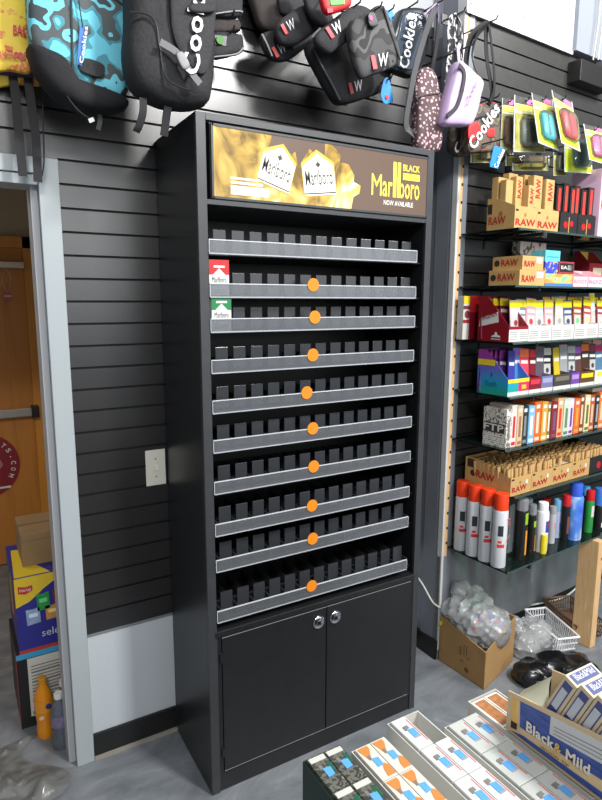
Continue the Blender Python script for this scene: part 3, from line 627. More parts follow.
for i, (u0, u1, c, nm, c2) in enumerate(SP):
    a0, a1 = A(u0, 446-i*.9, D0)+.0003, A(u1, 446-i*.9, D0)-.0003
    t, b_, w, dp, h = carton('booklet_box', '%s booklet box, %s from the left in the upright row' % (nm, ORD[i]), 'box', a0, a1, D0-.002*(i % 2), .135, z, .148+.004*((i*3) % 4), FTP if i == 0 else M(c, .5, var=.08, scale=90), 'booklet boxes standing upright on the fifth shelf', .0006)
    patch(t, *front_frame(w, h, .2, .84, .75, .93), WHITE, 'price_sticker'); patch(t, *front_frame(w, h, .3, .22, .7, .74), M(c2, .5), 'title_strip'); patch(t, *front_frame(w, h, .15, .04, .85, .12), M(c2, .5), 'foot_band')
    if i == 0:
        patch(t, *left_frame(w, dp, h, .03, .37, .93, .61), M((58, 56, 54), .6), 'title_band'); text(t, 'FTP', *left_frame(w, dp, h, .04, .40, .9, .58), M((225, 222, 214), .5), .02)
        for q in range(5): patch(t, *left_frame(w, dp, h, .04, .05+.055*q, .92, .075+.055*q), M((225, 222, 214), .5), 'text_line')
t, b_, w, dp, h = carton('paper_box', 'pale box lying on top of the booklet boxes at the right end', 'box', A(592, 398, .22), A(592, 398, .22)+.12, .22, .13, z+.1605, .016, M((206, 200, 190), .5))

# --- shelf six: tan trays of cones
z = SZ[5]; D0 = .255
CONE = M((204, 166, 108), .8); CONE_T = M((120, 88, 52), .85)
proto = None
TR = [(510, 530.4, 496.3), (530.8, 551, 493), (551.4, 571, 487), (571.4, 588, 482), (588.5, 606, 479)]
def cone(label, a, d, z, h, grp, m=CONE):
    global proto
    if proto is None:
        proto = MB().lathe([(.0040, 0), (.0056, .02), (.0078, .100), (.0078, .1012)], CONE, 8).build('paper_cone', smooth=True)
        MB().lathe([(.0077, .1012), (.0030, .1035)], CONE_T, 8).build('twisted_tip', proto); o = proto
    else: o = copy_tree(proto)
    o.location = RW.w(a, d, z); o.rotation_euler = (-.05, random.uniform(-.04, .04), RR+random.uniform(0, 3)); 
    return tag(o, label, 'paper cone', grp)
for i, (u0, u1, v) in enumerate(TR):
    a0, a1 = A(u0, v, D0)+.0004, A(u1, v, D0)-.0004; bl = i == 4
    t, w, dp = display_tray('cone_tray', ('black cone tray with red print at the right end of the sixth shelf' if bl else '%s tan tray of paper cones from the left on the sixth shelf' % ORD[i]), 'tray', a0, a1, D0, .035, z, .072, .112, INK if bl else KRAFT, None if bl else 'tan cone trays', M((150, 118, 70), .8))
    if bl: MB().disc((0, 0, .03), .016, (0, -1, 0), .0006, RED, 14).build('red_print', t)
    else:
        text(t, 'RAW', (-w/2+.009, -.0003, .012), (w*.70, 0, .004), (0, 0, .022), RAWRED, .025)
        patch(t, (-w/2+.005, -.0003, .060), (.016, 0, 0), (0, 0, .007), DARKBR, 'corner_mark'); patch(t, (w*.22, -.0003, .036), (.012, 0, 0), (0, 0, .016), WHITE, 'price_label'); MB().disc((-w*.05, 0, .048), .006, (0, -1, 0), .0006, M((150, 112, 60), .7), 12).build('seal', t)
        if i == 0:
            text(t, 'RAW', (-w/2-.0003, dp*.74, .040), (0, -dp*.40, -.006), (0, 0, .030), RAWRED, .025)
            MB().disc((-w/2, dp*.82, .052), .013, (-1, 0, 0), .0006, DARKBR, 16).build('seal', t)
            patch(t, (-w/2-.0003, dp*.95, .074), (0, -dp*.17, 0), (0, 0, .034), DARKBR, 'corner_mark')
    nx = 6
    for row in range(9 if not bl else 6):
        for k in range(nx):
            if i == 2 and row < 2 and k > 3: continue
            cone('brown paper cone standing in the %s' % ('black tray' if bl else ORD[i]+' tan cone tray'), a0+.008+k*(w-.016)/(nx-1), D0-.014-row*.0225-.004*(k % 2), z+.003, .1, 'paper cones in the %s' % ('black tray' if bl else ORD[i]+' tan tray'))
t, b_, w, dp, h = carton('paper_box', 'small pale card lying across the cones of the third tan tray', 'card', A(555, 470, .245), A(567, 470, .245), .247, .20, z+.072, .002, M((176, 166, 160), .6))

# --- shelf seven: spray cans
z = SZ[6]
def can(label, a, d, h, r, body, cap, cap_r=None, cap_h=.055, wraps=(), pk='', grp='spray cans on the lowest shelf', caprough=.35, rot=0.0):
    t = thing('spray_can', label, 'spray can', RW.w(a, d, z+.001), RR+rot, grp); cr = cap_r or r*.96; hb = h-cap_h
    MB().lathe([(r*.95, 0), (r, .004), (r, hb-.010), (r*.93, hb-.002), (r*.9, hb)], body, 24).build('can_body', t, smooth=True)
    MB().lathe([(cr, hb-.001), (cr, h-.006), (cr*.93, h), (cr*.8, h+.0005)], cap, 24).build('cap', t, smooth=True)
    for z0, z1, a0, a1, m in wraps:         # printed areas wrapped round the can
        n = 10; R = r+.0005; vs = []
        for q in range(n+1):
            g = a0+(a1-a0)*q/n
            for zz in (z0, z1): vs.append((R*math.sin(g), -R*math.cos(g), zz*hb))
        MB().add(vs, [(2*q, 2*q+2, 2*q+3, 2*q+1) for q in range(n)], m).build('print', t)
    return t
SILV = M((206, 210, 216), .32, .25); CAPR = M((232, 62, 22), .4)
for i, (dd, aa) in enumerate(((.05, .060), (.115, .056), (.177, .056), (.240, .054))):
    t = can('white spray can with orange cap, %s from the wall in its row' % ORD[i], aa, dd, .292, .0285, M((216, 219, 224), .3, .12), CAPR, .027, .062, [(.56, .74, -1.15, -.45, M((48, 50, 56), .5)), (.36, .42, -1.2, -.2, M((214, 60, 60), .5)), (.44, .48, -1.1, -.6, M((214, 60, 60), .5))], grp='four white spray cans with orange caps')
    text(t, '75', (.004, -.0289, .165), (.018, 0, 0), (0, 0, .020), M((226, 96, 90), .5), 0)
    patch(t, (.0, -.0289, .192), (.022, 0, 0), (0, 0, .004), M((226, 96, 90), .5), 'red_print')
    mb = MB(); add_patch(mb, (.001, -.0291, .10), (.020, 0, .028), (0, 0, .004), M((196, 120, 90), .5)); add_patch(mb, (.012, -.0291, .07), (.004, 0, 0), (0, 0, .022), M((60, 70, 100), .5)); mb.build('butterfly_print', t)
CLR = M((150, 152, 156), .15, .4); GRN = M((140, 190, 40), .4); ORG2 = M((226, 150, 40), .5); BLK = M((24, 24, 24), .35)
def canp(label, u0, u1, vt, vb, d, body, cap, **k):
    a = A((u0+u1)/2, (vt+vb)/2, d); hh = max(AZ((u0+u1)/2, vt, d)-z, .08); r = (u1-u0)/2*(RW.w(a, d, z)-CAM).dot(_F)/FPX*1.06
    return can(label, a, d, hh, r, body, cap, **k)
canp('black spray can with clear cap and green splash, next to the four white cans', 515, 526.5, 499, 560, .245, BLK, CLR, cap_h=.045, wraps=[(.72, .95, -.3, .7, GRN), (.1, .6, -.1, .5, ORG2)])
canp('slim black spray can with clear cap and small green mark', 526.8, 535, 505, 558, .245, BLK, CLR, cap_h=.04, wraps=[(.7, .85, -.4, .4, GRN), (.1, .5, .1, .5, ORG2)])
canp('white spray can with blue label, left of the grey can', 536, 547.6, 503, 556, .25, M((226, 226, 230), .35), M((234, 234, 236), .4), cap_r=.02, cap_h=.035, wraps=[(.5, .78, -.4, .5, M((44, 66, 170), .5)), (.62, .74, 0, .5, RED)])
canp('grey spray can with red triangle beside the white can', 548.2, 555, 507, 552, .225, M((176, 174, 180), .4), M((150, 150, 152), .4), cap_h=.03, wraps=[(.5, .7, -.3, .5, M((206, 130, 130), .5))])
canp('pale blue spray can with light blue cap', 552.5, 561, 500, 549, .20, M((176, 186, 220), .4), M((120, 180, 222), .4), cap_h=.05, wraps=[(.35, .6, -.5, .5, M((90, 130, 210), .5))])
canp('black spray can with red cap, left of the tall blue can', 561.5, 568.8, 496, 546, .235, BLK, RED, cap_h=.045, wraps=[(.2, .7, -.5, .5, M((120, 70, 50), .5))])
BLUG = ramp_mat('sky_print', [(.3, (60, 96, 206)), (.5, (92, 146, 226)), (.66, (206, 226, 246))], 16, 3, .35, False, (1, 1, .6))
canp('tall blue air freshener can with pale swirls', 567.5, 581.6, 484, 543.5, .25, BLUG, M((56, 92, 206), .35), cap_h=.055, cap_r=.026)
canp('black spray can with cyan cap behind the tall blue can', 581, 588, 487, 539, .19, BLK, M((70, 160, 222), .4), cap_h=.04)
canp('green spray can with red cap and white seal', 585, 593, 491, 537, .245, M((40, 140, 62), .4), RED, cap_h=.045, wraps=[(.5, .85, -.6, .6, PAPER)])
canp('blue and black spray can at the right end of the lowest shelf', 593.5, 604, 489, 535, .245, BLK, M((58, 116, 200), .35), cap_h=.075, wraps=[(.1, .3, -.5, .5, PAPER), (.35, .8, -.5, .5, M((60, 60, 70), .5))])
canp('yellow spray can, low beside the white can', 540, 546, 540, 558, .27, M((226, 206, 40), .45), M((226, 206, 40), .45), cap_h=.02)
for i, (u, c, cc, nm) in enumerate(((527, (150, 154, 160), (150, 200, 220), 'grey spray can with pale cyan cap in the back row'), (545, (130, 60, 60), (206, 40, 44), 'dark red spray can with red cap in the back row'), (560, (110, 40, 50), (200, 36, 40), 'wine red spray can with red cap in the back row'))):
    canp(nm, u-4, u+4, 499, 545, .14, M(c, .4), M(cc, .4), cap_h=.04)
for i, (u, nm) in enumerate(((512.5, 'left'), (529, 'right'))):
    t, b_, w, dp, h = carton('carton_divider', nm+' of the two grey card strips standing among the spray cans', 'card', A(u-1, 555, .21), A(u+3.6, 555, .21), .19, .06, z, .205, M((150, 154, 158), .5))

# --- blister cards and small goods hanging above
def hook(fr, a, z, length, label, droop=0.0):
    o = MB().tube([(0, .0, 0), (0, -length, -droop), (0, -length-.006, .010)], .0026, M((60, 60, 62), .3, .8), 8).box(-.014, .014, -.004, 0, -.012, .02, M((60, 60, 62), .3, .8)).build('wall_hook', None, smooth=True)
    o.location = fr.w(a, .0005, z); o.rotation_euler = (0, 0, fr.rz)
    return tag(o, label, 'hook', 'hooks on the slat wall')
def short_hook(l):
    w_ = l.split(',')[0].split(); return ' '.join(['wire hook holding the']+w_[:11])
def blister(label, quad, d, card, item, col, grp='blister cards hanging above the shelves', clear=False, item_q=(.22, .22, .80, .72), tilt=0.05):
    """quad: top-left, top-right, bottom-right, bottom-left as seen; hangs at depth d, bottom swung out by tilt"""
    P = []
    for j, (u, v) in enumerate(quad):
        dd = d+(tilt if j > 1 else 0); a_, z_ = RW.px(u, v, dd); P.append(Vector((a_, -dd, z_)))
    c = (P[0]+P[1])/2; t = thing('blister_card', label, 'blister pack', RW.w(c.x, -c.y, c.z), RR, grp)
    P = [p-c for p in P]; O = P[3]; U = ((P[2]-P[3])+(P[1]-P[0]))/2; V = ((P[0]-P[3])+(P[1]-P[2]))/2; n = U.cross(V).normalized()
    def at(x, y): return P[3]*(1-x)*(1-y)+P[2]*x*(1-y)+P[1]*x*y+P[0]*(1-x)*y
    def slab(pts, off0, off1, m, nm): return MB().prism([at(x, y)+n*off0 for x, y in pts], n*(off1-off0), m).build(nm, t)
    slab([(0, 0), (1, 0), (1, 1), (0, 1)], 0, .0008, BLIST, 'clear_sleeve')
    for e_ in (((0, 0), (.03, 0), (.03, 1), (0, 1)), ((.97, 0), (1, 0), (1, 1), (.97, 1)), ((.03, 0), (.97, 0), (.97, .025), (.03, .025))): slab(e_, .0008, .0022, M((206, 214, 206), .25), 'sleeve_edge')
    if card:
        slab([(.05, .03), (.95, .03), (.95, .86), (.05, .86)], .001, .0018, card, 'backing_card')
        slab([(.05, .74), (.95, .74), (.95, .86), (.05, .86)], .0018, .0024, M((222, 214, 110), .5), 'header_print'); slab([(.05, .70), (.95, .70), (.95, .73), (.05, .73)], .0018, .0024, M((240, 240, 226), .5), 'white_line')
    slab([(.55, .88), (.92, .88), (.92, .97), (.55, .97)], .001, .0016, M((226, 110, 170), .5), 'price_tag')
    x0, y0, x1, y1 = item_q; w_ = U.length*(x1-x0); h_ = V.length*(y1-y0)
    # rounded case, thicker in the middle
    mb = MB(); rings = []
    cx, cy = (x0+x1)/2, (y0+y1)/2; k = [(-1, -.7), (-.7, -1), (.7, -1), (1, -.7), (1, .7), (.7, 1), (-.7, 1), (-1, .7)]
    vs = []
    for s_, o_ in ((1, .0015), (1, .010), (.86, .017), (.5, .019)):
        for kx, ky in k: vs.append(at(cx+kx*(x1-x0)/2*s_, cy+ky*(y1-y0)/2*s_)+n*o_)
    fs = [(q*8+j, q*8+(j+1) % 8, q*8+8+(j+1) % 8, q*8+8+j) for q in range(3) for j in range(8)]+[tuple(range(24, 32)), tuple(range(8))[::-1]]
    mb.add(vs, fs, M(col, .35)); it = mb.build(item, t, smooth=True)
    g = [(x0+(x1-x0)*.30, y0+.05), (x0+(x1-x0)*.40, y0+.05), (x0+(x1-x0)*.40, y1-.05), (x0+(x1-x0)*.30, y1-.05)]
    MB().prism([at(x, y)+n*.0188 for x, y in g], n*.0012, M(tuple(int(q*.6) for q in col), .4)).build('ridge', it)
    # moulded clear cover over the case
    vs = []
    for s_, o_ in ((1.16, .0012), (1.12, .016), (1.0, .0225)):
        for kx, ky in k: vs.append(at(cx+kx*(x1-x0)/2*s_, cy+ky*(y1-y0)/2*s_)+n*o_)
    MB().add(vs, [(q*8+j, q*8+(j+1) % 8, q*8+8+(j+1) % 8, q*8+8+j) for q in range(2) for j in range(8)]+[tuple(range(16, 24))], BLIST).build('clear_cover', t, smooth=True)
    hook(RW, c.x, c.z-.012, max(.02, -c.y+.012), short_hook(label))
    return t
LIME = ramp_mat('lime_card', [(.3, (176, 206, 40)), (.52, (206, 222, 60)), (.66, (236, 226, 50)), (.78, (150, 190, 60))], 16, 2, .4, False)
OLIVE = ramp_mat('olive_card', [(.3, (120, 130, 70)), (.52, (176, 170, 90)), (.66, (196, 190, 120)), (.78, (100, 110, 60))], 16, 2, .5, False)
blister('teal case in a lime blister card, left of the red one', [(531, 93), (552, 100), (558, 151), (538, 143)], .20, LIME, 'torch_case', (40, 186, 204), item_q=(.24, .14, .86, .64))
blister('red case in a lime blister card, right of the teal one', [(551, 90), (571.5, 102), (580, 152), (561, 143)], .23, LIME, 'torch_case', (206, 56, 70), item_q=(.2, .16, .84, .66))
blister('pink case in a lime blister card at the right edge', [(583, 124), (604, 129), (606, 165), (589, 160)], .24, LIME, 'torch_case', (226, 110, 170), item_q=(.25, .14, .95, .68))
blister('dark green case in a yellow blister card, hanging below the red one', [(564, 138), (590, 142), (592, 174), (564, 172)], .17, LIME, 'torch_case', (28, 104, 96), item_q=(.3, .2, .86, .95), tilt=.02)
blister('grey case in a wide clear blister pack, left of the teal one', [(514, 95), (536, 100), (545, 153), (513, 152)], .155, OLIVE, 'torch_case', (140, 148, 142), item_q=(.24, .12, .74, .58), tilt=.02)
blister('brown case in a narrow clear pack beside the camouflage bag', [(502, 98), (514, 99), (513, 152), (500, 148)], .105, OLIVE, 'torch_case', (150, 84, 56), item_q=(.2, .1, .85, .6), tilt=.01)
for i, (x0, y0, x1, y1, c) in enumerate(((470, 152, 513, 163, (150, 140, 90)), (505, 155, 549, 166, (150, 120, 80)), (512, 163, 548, 171, (196, 180, 40)), (553, 152, 566, 176, (206, 214, 180)))):
    blister('clear hanging pack with dim contents, %s from the left in the lowest row' % ORD[i], [(x0, y0), (x1, y0+1), (x1, y1), (x0, y1)], (.045, .075, .105, .135)[i], OLIVE, 'torch_case', c, 'clear packs in the lowest hanging row', item_q=(.2, .2, .8, .8), tilt=.01)
# white signboard odds and ends at top right
vb = MB(); a0, z0 = RW.px(580, 80, .06); a1, z1 = RW.px(606, 62, .06)
b0 = RW.w(a0, .06, 0)
t = thing('vent_box', 'small black wall box under the white board at top right', 'box', RW.w((a0+a1+.06)/2, .0, z0), RR)  # plain black box standing for the wall vent
MB().box(-(a1-a0+.06)/2, (a1-a0+.06)/2, -.06, -.001, 0, .085, M((26, 24, 24), .5)).build('housing', t, bevel=.003)
for i, (u, u2) in enumerate(((593, 601), (598, 604))):
    p = [RW.w(*[(q[0], .05, q[1]) for q in [RW.px(uu, vv, .05)]][0]) for uu, vv in ((u2, -12), ((u+u2)/2+1.5, 22), (u, 60))]
    o = MB().tube([Vector(x) for x in spline(p, 8)], .0028, M((214, 206, 186), .5), 8).build('power_cable', None, smooth=True)
    tag(o, ('left' if i == 0 else 'right')+' of the two cream cables running down beside the white board', 'cable', 'cream cables at top right')

# ================================================================ bags on the back wall
def P2(fr, pts, d): return [RW.px(u, v, d) if fr is RW else BK.px(u, v, d) for u, v in pts]
class Bag:
    """a soft bag traced at its own distance d from its wall, th thick"""
    def __init__(s, name, label, cat, fr, pts, d, th, m, p=3.5, wr=.004, wf=16, grp=None, part='body', hookat=None, n=4):
        s.fr, s.d, s.th = fr, d, th; q = P2(fr, pts, d+th*.3); cx = sum(x for x, z in q)/len(q); z0 = min(z for x, z in q)
        s.o = (cx, z0); s.t = thing(name, label, cat, fr.w(cx, d, z0), fr.rz, grp)
        s.pts = q; s.body = s.puff(pts, 0, th, m, part, p, wr, wf, n)
        if hookat: s.hang(hookat)
    def loc(s, u, v, f=None):       # a sighted point on the front face (or f in front of the middle)
        f = s.th/2 if f is None else f
        a, z = s.fr.px(u, v, s.d+f); return Vector((a-s.o[0], -f, z-s.o[1]))
    def puff(s, pts, f, th, m, nm, p=3.5, wr=.003, wf=20, n=4, parent=None):
        L = [(v.x, v.z) for v in [s.loc(u, w, f+th*.3) for u, w in pts]]
        L = [(v.x, v.y) for v in spline([Vector((x, z, 0)) for x, z in L], n, True)]
        return MB().pillow(L, th, m, p=p, wr=wr, wf=wf, y0=-f).build(nm, parent or s.t, smooth=True)
    def text(s, st, bl, br, tl, m, bold=.03, shear=0.0, f=None, arc=0.0, nm='lettering'):
        f = s.th/2+.004 if f is None else f
        a, b, c = s.loc(*bl, f), s.loc(*br, f), s.loc(*tl, f)
        return text(s.t, st, a, b-a, c-a, m, bold, shear, .002, nm, arc)
    def patch(s, pts, m, nm, f=None, th=.003):
        f = s.th/2+.002 if f is None else f
        L = [s.loc(u, v, f) for u, v in pts]
        return MB().prism(L, (0, th, 0), m).build(nm, s.t)
    def line(s, pts, w, m, nm, f=None, t=.003, side=(1, 0, 0)):
        f = s.th/2+.003 if f is None else f
        L = [s.loc(*q, f) if len(q) == 2 else s.loc(*q) for q in pts]
        return MB().strap(spline(L, 6), w, t, m, side).build(nm, s.t)
    def cord(s, pts, r, m, nm, f=None):
        f = s.th/2+.001 if f is None else f
        L = [s.loc(*q, f) if len(q) == 2 else s.loc(*q) for q in pts]
        return MB().tube(spline(L, 6), r, m, 8).build(nm, s.t, smooth=True)
    def wtag(s, c, ang, sz=1.0, f=None):    # small red and white woven label
        f = s.th/2+.004 if f is None else f; ca, sa = math.cos(ang), math.sin(ang)
        def q(x, y): return (c[0]+sz*(x*ca-y*sa), c[1]-sz*(x*sa+y*ca))
        mb = MB(); L = [s.loc(*q(*k), f) for k in ((-7, -7), (-3, -7), (-3, 7), (-7, 7))]; mb.prism(L, (0, .002, 0), M((206, 84, 88), .6))
        a, b, c2 = s.loc(*q(-2, -6), f), s.loc(*q(8, -6), f), s.loc(*q(-2, 7), f)
        add_text(mb, 'W', a, b-a, c2-a, M((226, 224, 224), .6), .01, .25, .001)
        return mb.build('woven_label', s.t)
    def hang(s, q):
        (u, v) = q; a, z = s.fr.px(u, v, s.d); hook(s.fr, a, z, s.d+s.th/2+.02, short_hook(s.t['label']))
DK = M((38, 38, 41), .75, var=.25, scale=120, bump=.15); DK2 = M((46, 46, 49), .8, var=.25, scale=140, bump=.15); DBR = M((52, 45, 44), .8, var=.2, scale=100, bump=.15)
CAMOB = ramp_mat('aqua_camouflage', [(.0, (112, 204, 226)), (.44, (78, 150, 168)), (.49, (84, 92, 94)), (.58, (120, 214, 234)), (.66, (66, 76, 80))], 15, 1.6, .75)
CAMOD = ramp_mat('dark_camouflage', [(.0, (70, 70, 72)), (.44, (44, 44, 46)), (.54, (86, 86, 88)), (.62, (34, 34, 36))], 16, 1.2, .75)
CAMOG = ramp_mat('brown_camouflage', [(.0, (96, 84, 72)), (.44, (62, 58, 56)), (.52, (120, 100, 82)), (.60, (74, 82, 66))], 20, 1.2, .7)
LWHITE = M((226, 228, 230), .6)
# 1 yellow printed bags at the far left
YEL = ramp_mat('yellow_print', [(.0, (232, 196, 60)), (.55, (238, 206, 70)), (.60, (214, 96, 70)), (.66, (240, 208, 80)), (.72, (196, 120, 60))], 26, 3, .6, False)
for i, (pts, d, lab) in enumerate((([(-30, -60), (27, -60), (29, 40), (32, 71), (10, 70), (-30, 62)], .085, 'front yellow printed bag at the far left above the doorway'), ([(-30, -50), (40, -50), (46, 74), (49, 84), (22, 84), (-30, 76)], .035, 'rear yellow printed bag at the far left above the doorway'))):
    b_ = Bag('hanging_bag', lab, 'bag', BK, pts, d, .036, YEL, wr=.006, wf=12, grp=None, hookat=(0, -62))
    if i == 0:
        b_.text('BACK', (13, 35), (33, 35), (13, 25), M((206, 70, 80), .6), .03, .0); b_.text('BACKWOODS', (-14, 58), (26, 60), (-14, 50), M((206, 80, 90), .6), .03)
        for k, (u, v) in enumerate(((4, 10), (19, 14), (5, 45), (14, 52))): b_.patch([(u, v), (u+8, v+2), (u+7, v+6), (u+1, v+5)], M((220, 110, 60), .6), 'print_patch')
    else:
        b_.patch([(-20, 66), (34, 73), (34, 79), (-20, 72)], M((96, 70, 120), .6), 'purple_band')
        for pp in ([(13, 76, .02), (16, 100, .03), (19, 135, .03), (23, 176, .03)], [(28, 78, .02), (32, 110, .03), (36, 140, .03), (38, 182, .03)]):
            b_.line(pp, .022, STRAPM, 'strap')
        b_.cord([(43, 84, .02), (43, 120, .02), (44, 160, .02), (42, 176, .02)], .002, BLACK, 'cord')
# 2 aqua camouflage backpack
b_ = Bag('backpack', 'aqua and grey camouflage backpack with black base and blue tag', 'backpack', BK, [(30, -70), (80, -80), (128, -62), (134, 0), (133, 60), (131, 88), (118, 100), (96, 97), (72, 90), (50, 76), (38, 56), (29, 24)], .170, .115, CAMOB, p=4, wr=.008, wf=9, hookat=(82, -82))
b_.puff([(29, 42), (50, 49), (62, 56), (68, 76), (88, 92), (116, 102), (128, 99), (129, 106), (112, 110), (84, 108), (56, 92), (38, 70), (31, 54)], .004, .118, M((30, 30, 33), .8, var=.2, scale=80), 'base_panel', 4, .003)
b_.puff([(84, 58), (104, 65), (101, 77), (80, 70)], .062, .008, DK2, 'rubber_patch', 6, 0)
b_.patch([(80, 26), (85, 27), (82, 66), (77, 64)], M((40, 110, 190), .5), 'tag', .068)
b_.text('Cookies', (83, 64), (88, 27), (79, 63), LWHITE, .02, .0, .072)
b_.cord([(83, 27), (80, 10), (78, -10)], .0014, BLACK, 'tag_cord', .070)
b_.cord([(70, -60), (71, 0), (72, 40), (73, 74)], .003, M((44, 52, 56), .6), 'zipper'); b_.cord([(92, -20), (110, -4), (128, 8)], .003, M((44, 52, 56), .6), 'zipper')
b_.line([(64, 92, .03), (72, 104, .05), (82, 114, .05), (92, 120, .03)], .018, STRAPM, 'strap', side=(0, 1, .2)); b_.patch([(88, 119), (93, 117), (95, 121), (90, 123)], M((200, 200, 200), .4), 'strap_tip', .05)
b_.line([(96, 106, .0), (100, 118, .0), (98, 130, .0)], .012, BLACK, 'strap')
# 3 black backpack
b_ = Bag('backpack', 'black backpack with white lettering down its front, hanging over the cabinet', 'backpack', BK, [(132, -75), (170, -90), (210, -78), (216, 0), (216, 60), (213, 94), (206, 104), (180, 105), (156, 98), (136, 82), (128, 50), (130, 10)], .312, .14, DK, p=3.5, wr=.007, wf=10, hookat=(172, -92))
b_.puff([(174, -80), (214, -80), (217, -10), (212, 56), (200, 75), (176, 44), (170, 0)], .072, .03, DK2, 'front_pocket', 5, .003)
b_.text('Cookies', (199, 76), (208, -36), (182, 73), LWHITE, .02, 0, .094)
b_.line([(160, 42), (176, 52), (186, 66), (200, 84)], .017, M((96, 96, 98), .6), 'strap', .090); b_.puff([(176, 54), (183, 52), (190, 66), (183, 69)], .094, .012, M((110, 110, 112), .4), 'buckle', 8, 0)
b_.cord([(130, 12), (146, 14), (156, 24), (160, 50), (168, 80), (196, 92)], .0025, BLACK, 'seam')
b_.line([(143, 98, .02), (143, 112, .02), (139, 126, .01), (136, 132, .0)], .018, STRAPM, 'strap'); b_.line([(168, 106, .02), (166, 120, .01), (164, 136, .0)], .020, STRAPM, 'strap')
b_.puff([(190, 4), (212, 4), (214, 12), (192, 12)], .092, .02, DK, 'webbing', 5, 0)
# 4 small pouches to its right
for i, (pts, d, m, lab) in enumerate((([(212, -10), (240, -8), (243, 8), (240, 16), (214, 14)], .12, DK2, 'topmost grey pouch hanging right of the black backpack'), ([(212, 18), (238, 19), (241, 28), (238, 31), (212, 32)], .10, DBR, 'dark brown pouch hanging right of the black backpack'), ([(212, 33), (236, 33), (243, 36), (244, 50), (236, 54), (213, 57)], .12, DK2, 'grey pouch with round green patch right of the black backpack'))):
    b_ = Bag('pouch_bag', lab, 'pouch', BK, pts, d, .04, m, wr=.002, hookat=(228, pts[0][1]+2))
    if i == 2:
        b_.patch([(215, 35), (227, 36), (226, 46), (215, 44)], BLACK, 'patch'); L = b_.loc(220, 40, .026); MB().disc(L, .012, (0, -1, 0), .002, M((70, 130, 50), .6), 16).build('leaf_badge', b_.t)
    if i != 1: b_.cord([(213, pts[-1][1]), (236, pts[-1][1]-3), (243, pts[2][1]+12 if i == 2 else 12)], .0022, M((150, 150, 150), .6), 'piping')
    if i == 0: b_.patch([(203, -4), (212, -3), (211, 4), (203, 3)], M((40, 130, 200), .5), 'blue_tag')
# 5 cluster of dark pouches
b_ = Bag('shoulder_bag', 'dark brown shoulder bag at the top left of the dark bag cluster', 'bag', BK, [(246, -40), (300, -40), (306, 10), (300, 26), (280, 31), (264, 28), (256, 12)], .055, .05, DBR, wr=.004, hookat=(275, -42))
b_.puff([(280, -20), (302, -20), (305, 4), (298, 12), (281, 12)], .028, .025, DK2, 'front_pocket', 4, .002)
b_ = Bag('waist_pouch', 'grey pouch with red and white tag below the brown shoulder bag', 'pouch', BK, [(278, 24), (300, 6), (318, 4), (326, 20), (312, 34), (296, 44), (282, 42)], .165, .042, DK2, wr=.003, hookat=(306, 6))
b_.wtag((288, 27), .5, .8)
b_ = Bag('waist_pouch', 'black pouch with red and white tag, lowest left of the cluster', 'pouch', BK, [(262, 34), (282, 30), (300, 36), (316, 32), (324, 18), (328, 24), (310, 44), (288, 60), (270, 56)], .11, .042, DK, wr=.003, hookat=(298, 37))
b_.wtag((279, 50), .5, .8); b_.line([(262, 34), (268, 46), (272, 56)], .006, M((90, 90, 92), .5), 'strap_end'); b_.line([(292, 46), (306, 38), (322, 26)], .02, M((92, 92, 95), .6), 'strap')
b_ = Bag('shoulder_bag', 'large black bag with red and white tag at the bottom of the cluster', 'bag', BK, [(309, 44), (330, 36), (356, 40), (386, 60), (392, 84), (372, 96), (346, 103), (336, 98), (322, 74)], .185, .068, DK, wr=.005, hookat=(350, 46))
b_.wtag((355, 87), .25, .8); b_.cord([(312, 46), (322, 66), (332, 84), (340, 100)], .003, M((80, 80, 82), .5), 'zipper')
b_ = Bag('waist_pouch', 'black pouch with red keyring and white tag, top centre of the cluster', 'pouch', BK, [(316, 36), (340, 14), (358, 4), (374, 12), (362, 30), (336, 50), (328, 52)], .262, .042, DK2, wr=.003, hookat=(352, 8))
b_.wtag((334, 30), .55, .9)
b_ = Bag('key_pouch', 'small red and green key pouch at the top edge of the cluster', 'pouch', BK, [(322, -14), (346, -14), (352, 4), (340, 11), (326, 12)], .312, .03, RED, wr=.001, hookat=(336, -14))
b_.patch([(330, -4), (344, -5), (345, 4), (331, 5)], M((90, 190, 80), .5), 'green_print'); b_.patch([(327, 8), (333, 8), (333, 12), (328, 13)], M((210, 50, 60), .5), 'red_tab')
b_ = Bag('waist_pouch', 'grey pouch at the top edge of the cluster above the camouflage pouch', 'pouch', BK, [(302, -30), (322, -28), (330, 6), (334, 24), (322, 26), (308, 8)], .215, .028, DK2, wr=.003, hookat=(315, -30))
b_ = Bag('waist_pouch', 'grey camouflage pouch with red and white tag in the cluster', 'pouch', BK, [(350, 26), (368, 12), (382, 4), (392, 20), (402, 58), (396, 66), (372, 75), (360, 74)], .315, .045, CAMOD, wr=.003, hookat=(372, 12))
b_.wtag((379, 61), .2, 1.0); b_.cord([(383, 6), (390, 30), (400, 60)], .003, BLACK, 'zipper'); b_.puff([(368, 14), (374, 12), (378, 25), (370, 26)], .03, .01, BLACK, 'hang_tag', 6, 0); L = b_.loc(371, 18, .036); MB().disc(L, .007, (0, -1, 0), .001, M((220, 70, 130), .5), 12).build('pink_dot', b_.t)
b_ = Bag('hang_tag', 'blue cardboard tag with red dot below the camouflage pouch', 'tag', BK, [(384, 80), (389, 79), (393, 98), (392, 102), (385, 104), (381, 95)], .245, .004, M((40, 140, 220), .5), wr=0, p=8, hookat=(387, 80))
L = b_.loc(387, 97, .004); MB().disc(L, .007, (0, -1, 0), .001, M((220, 60, 50), .5), 12).build('red_dot', b_.t)
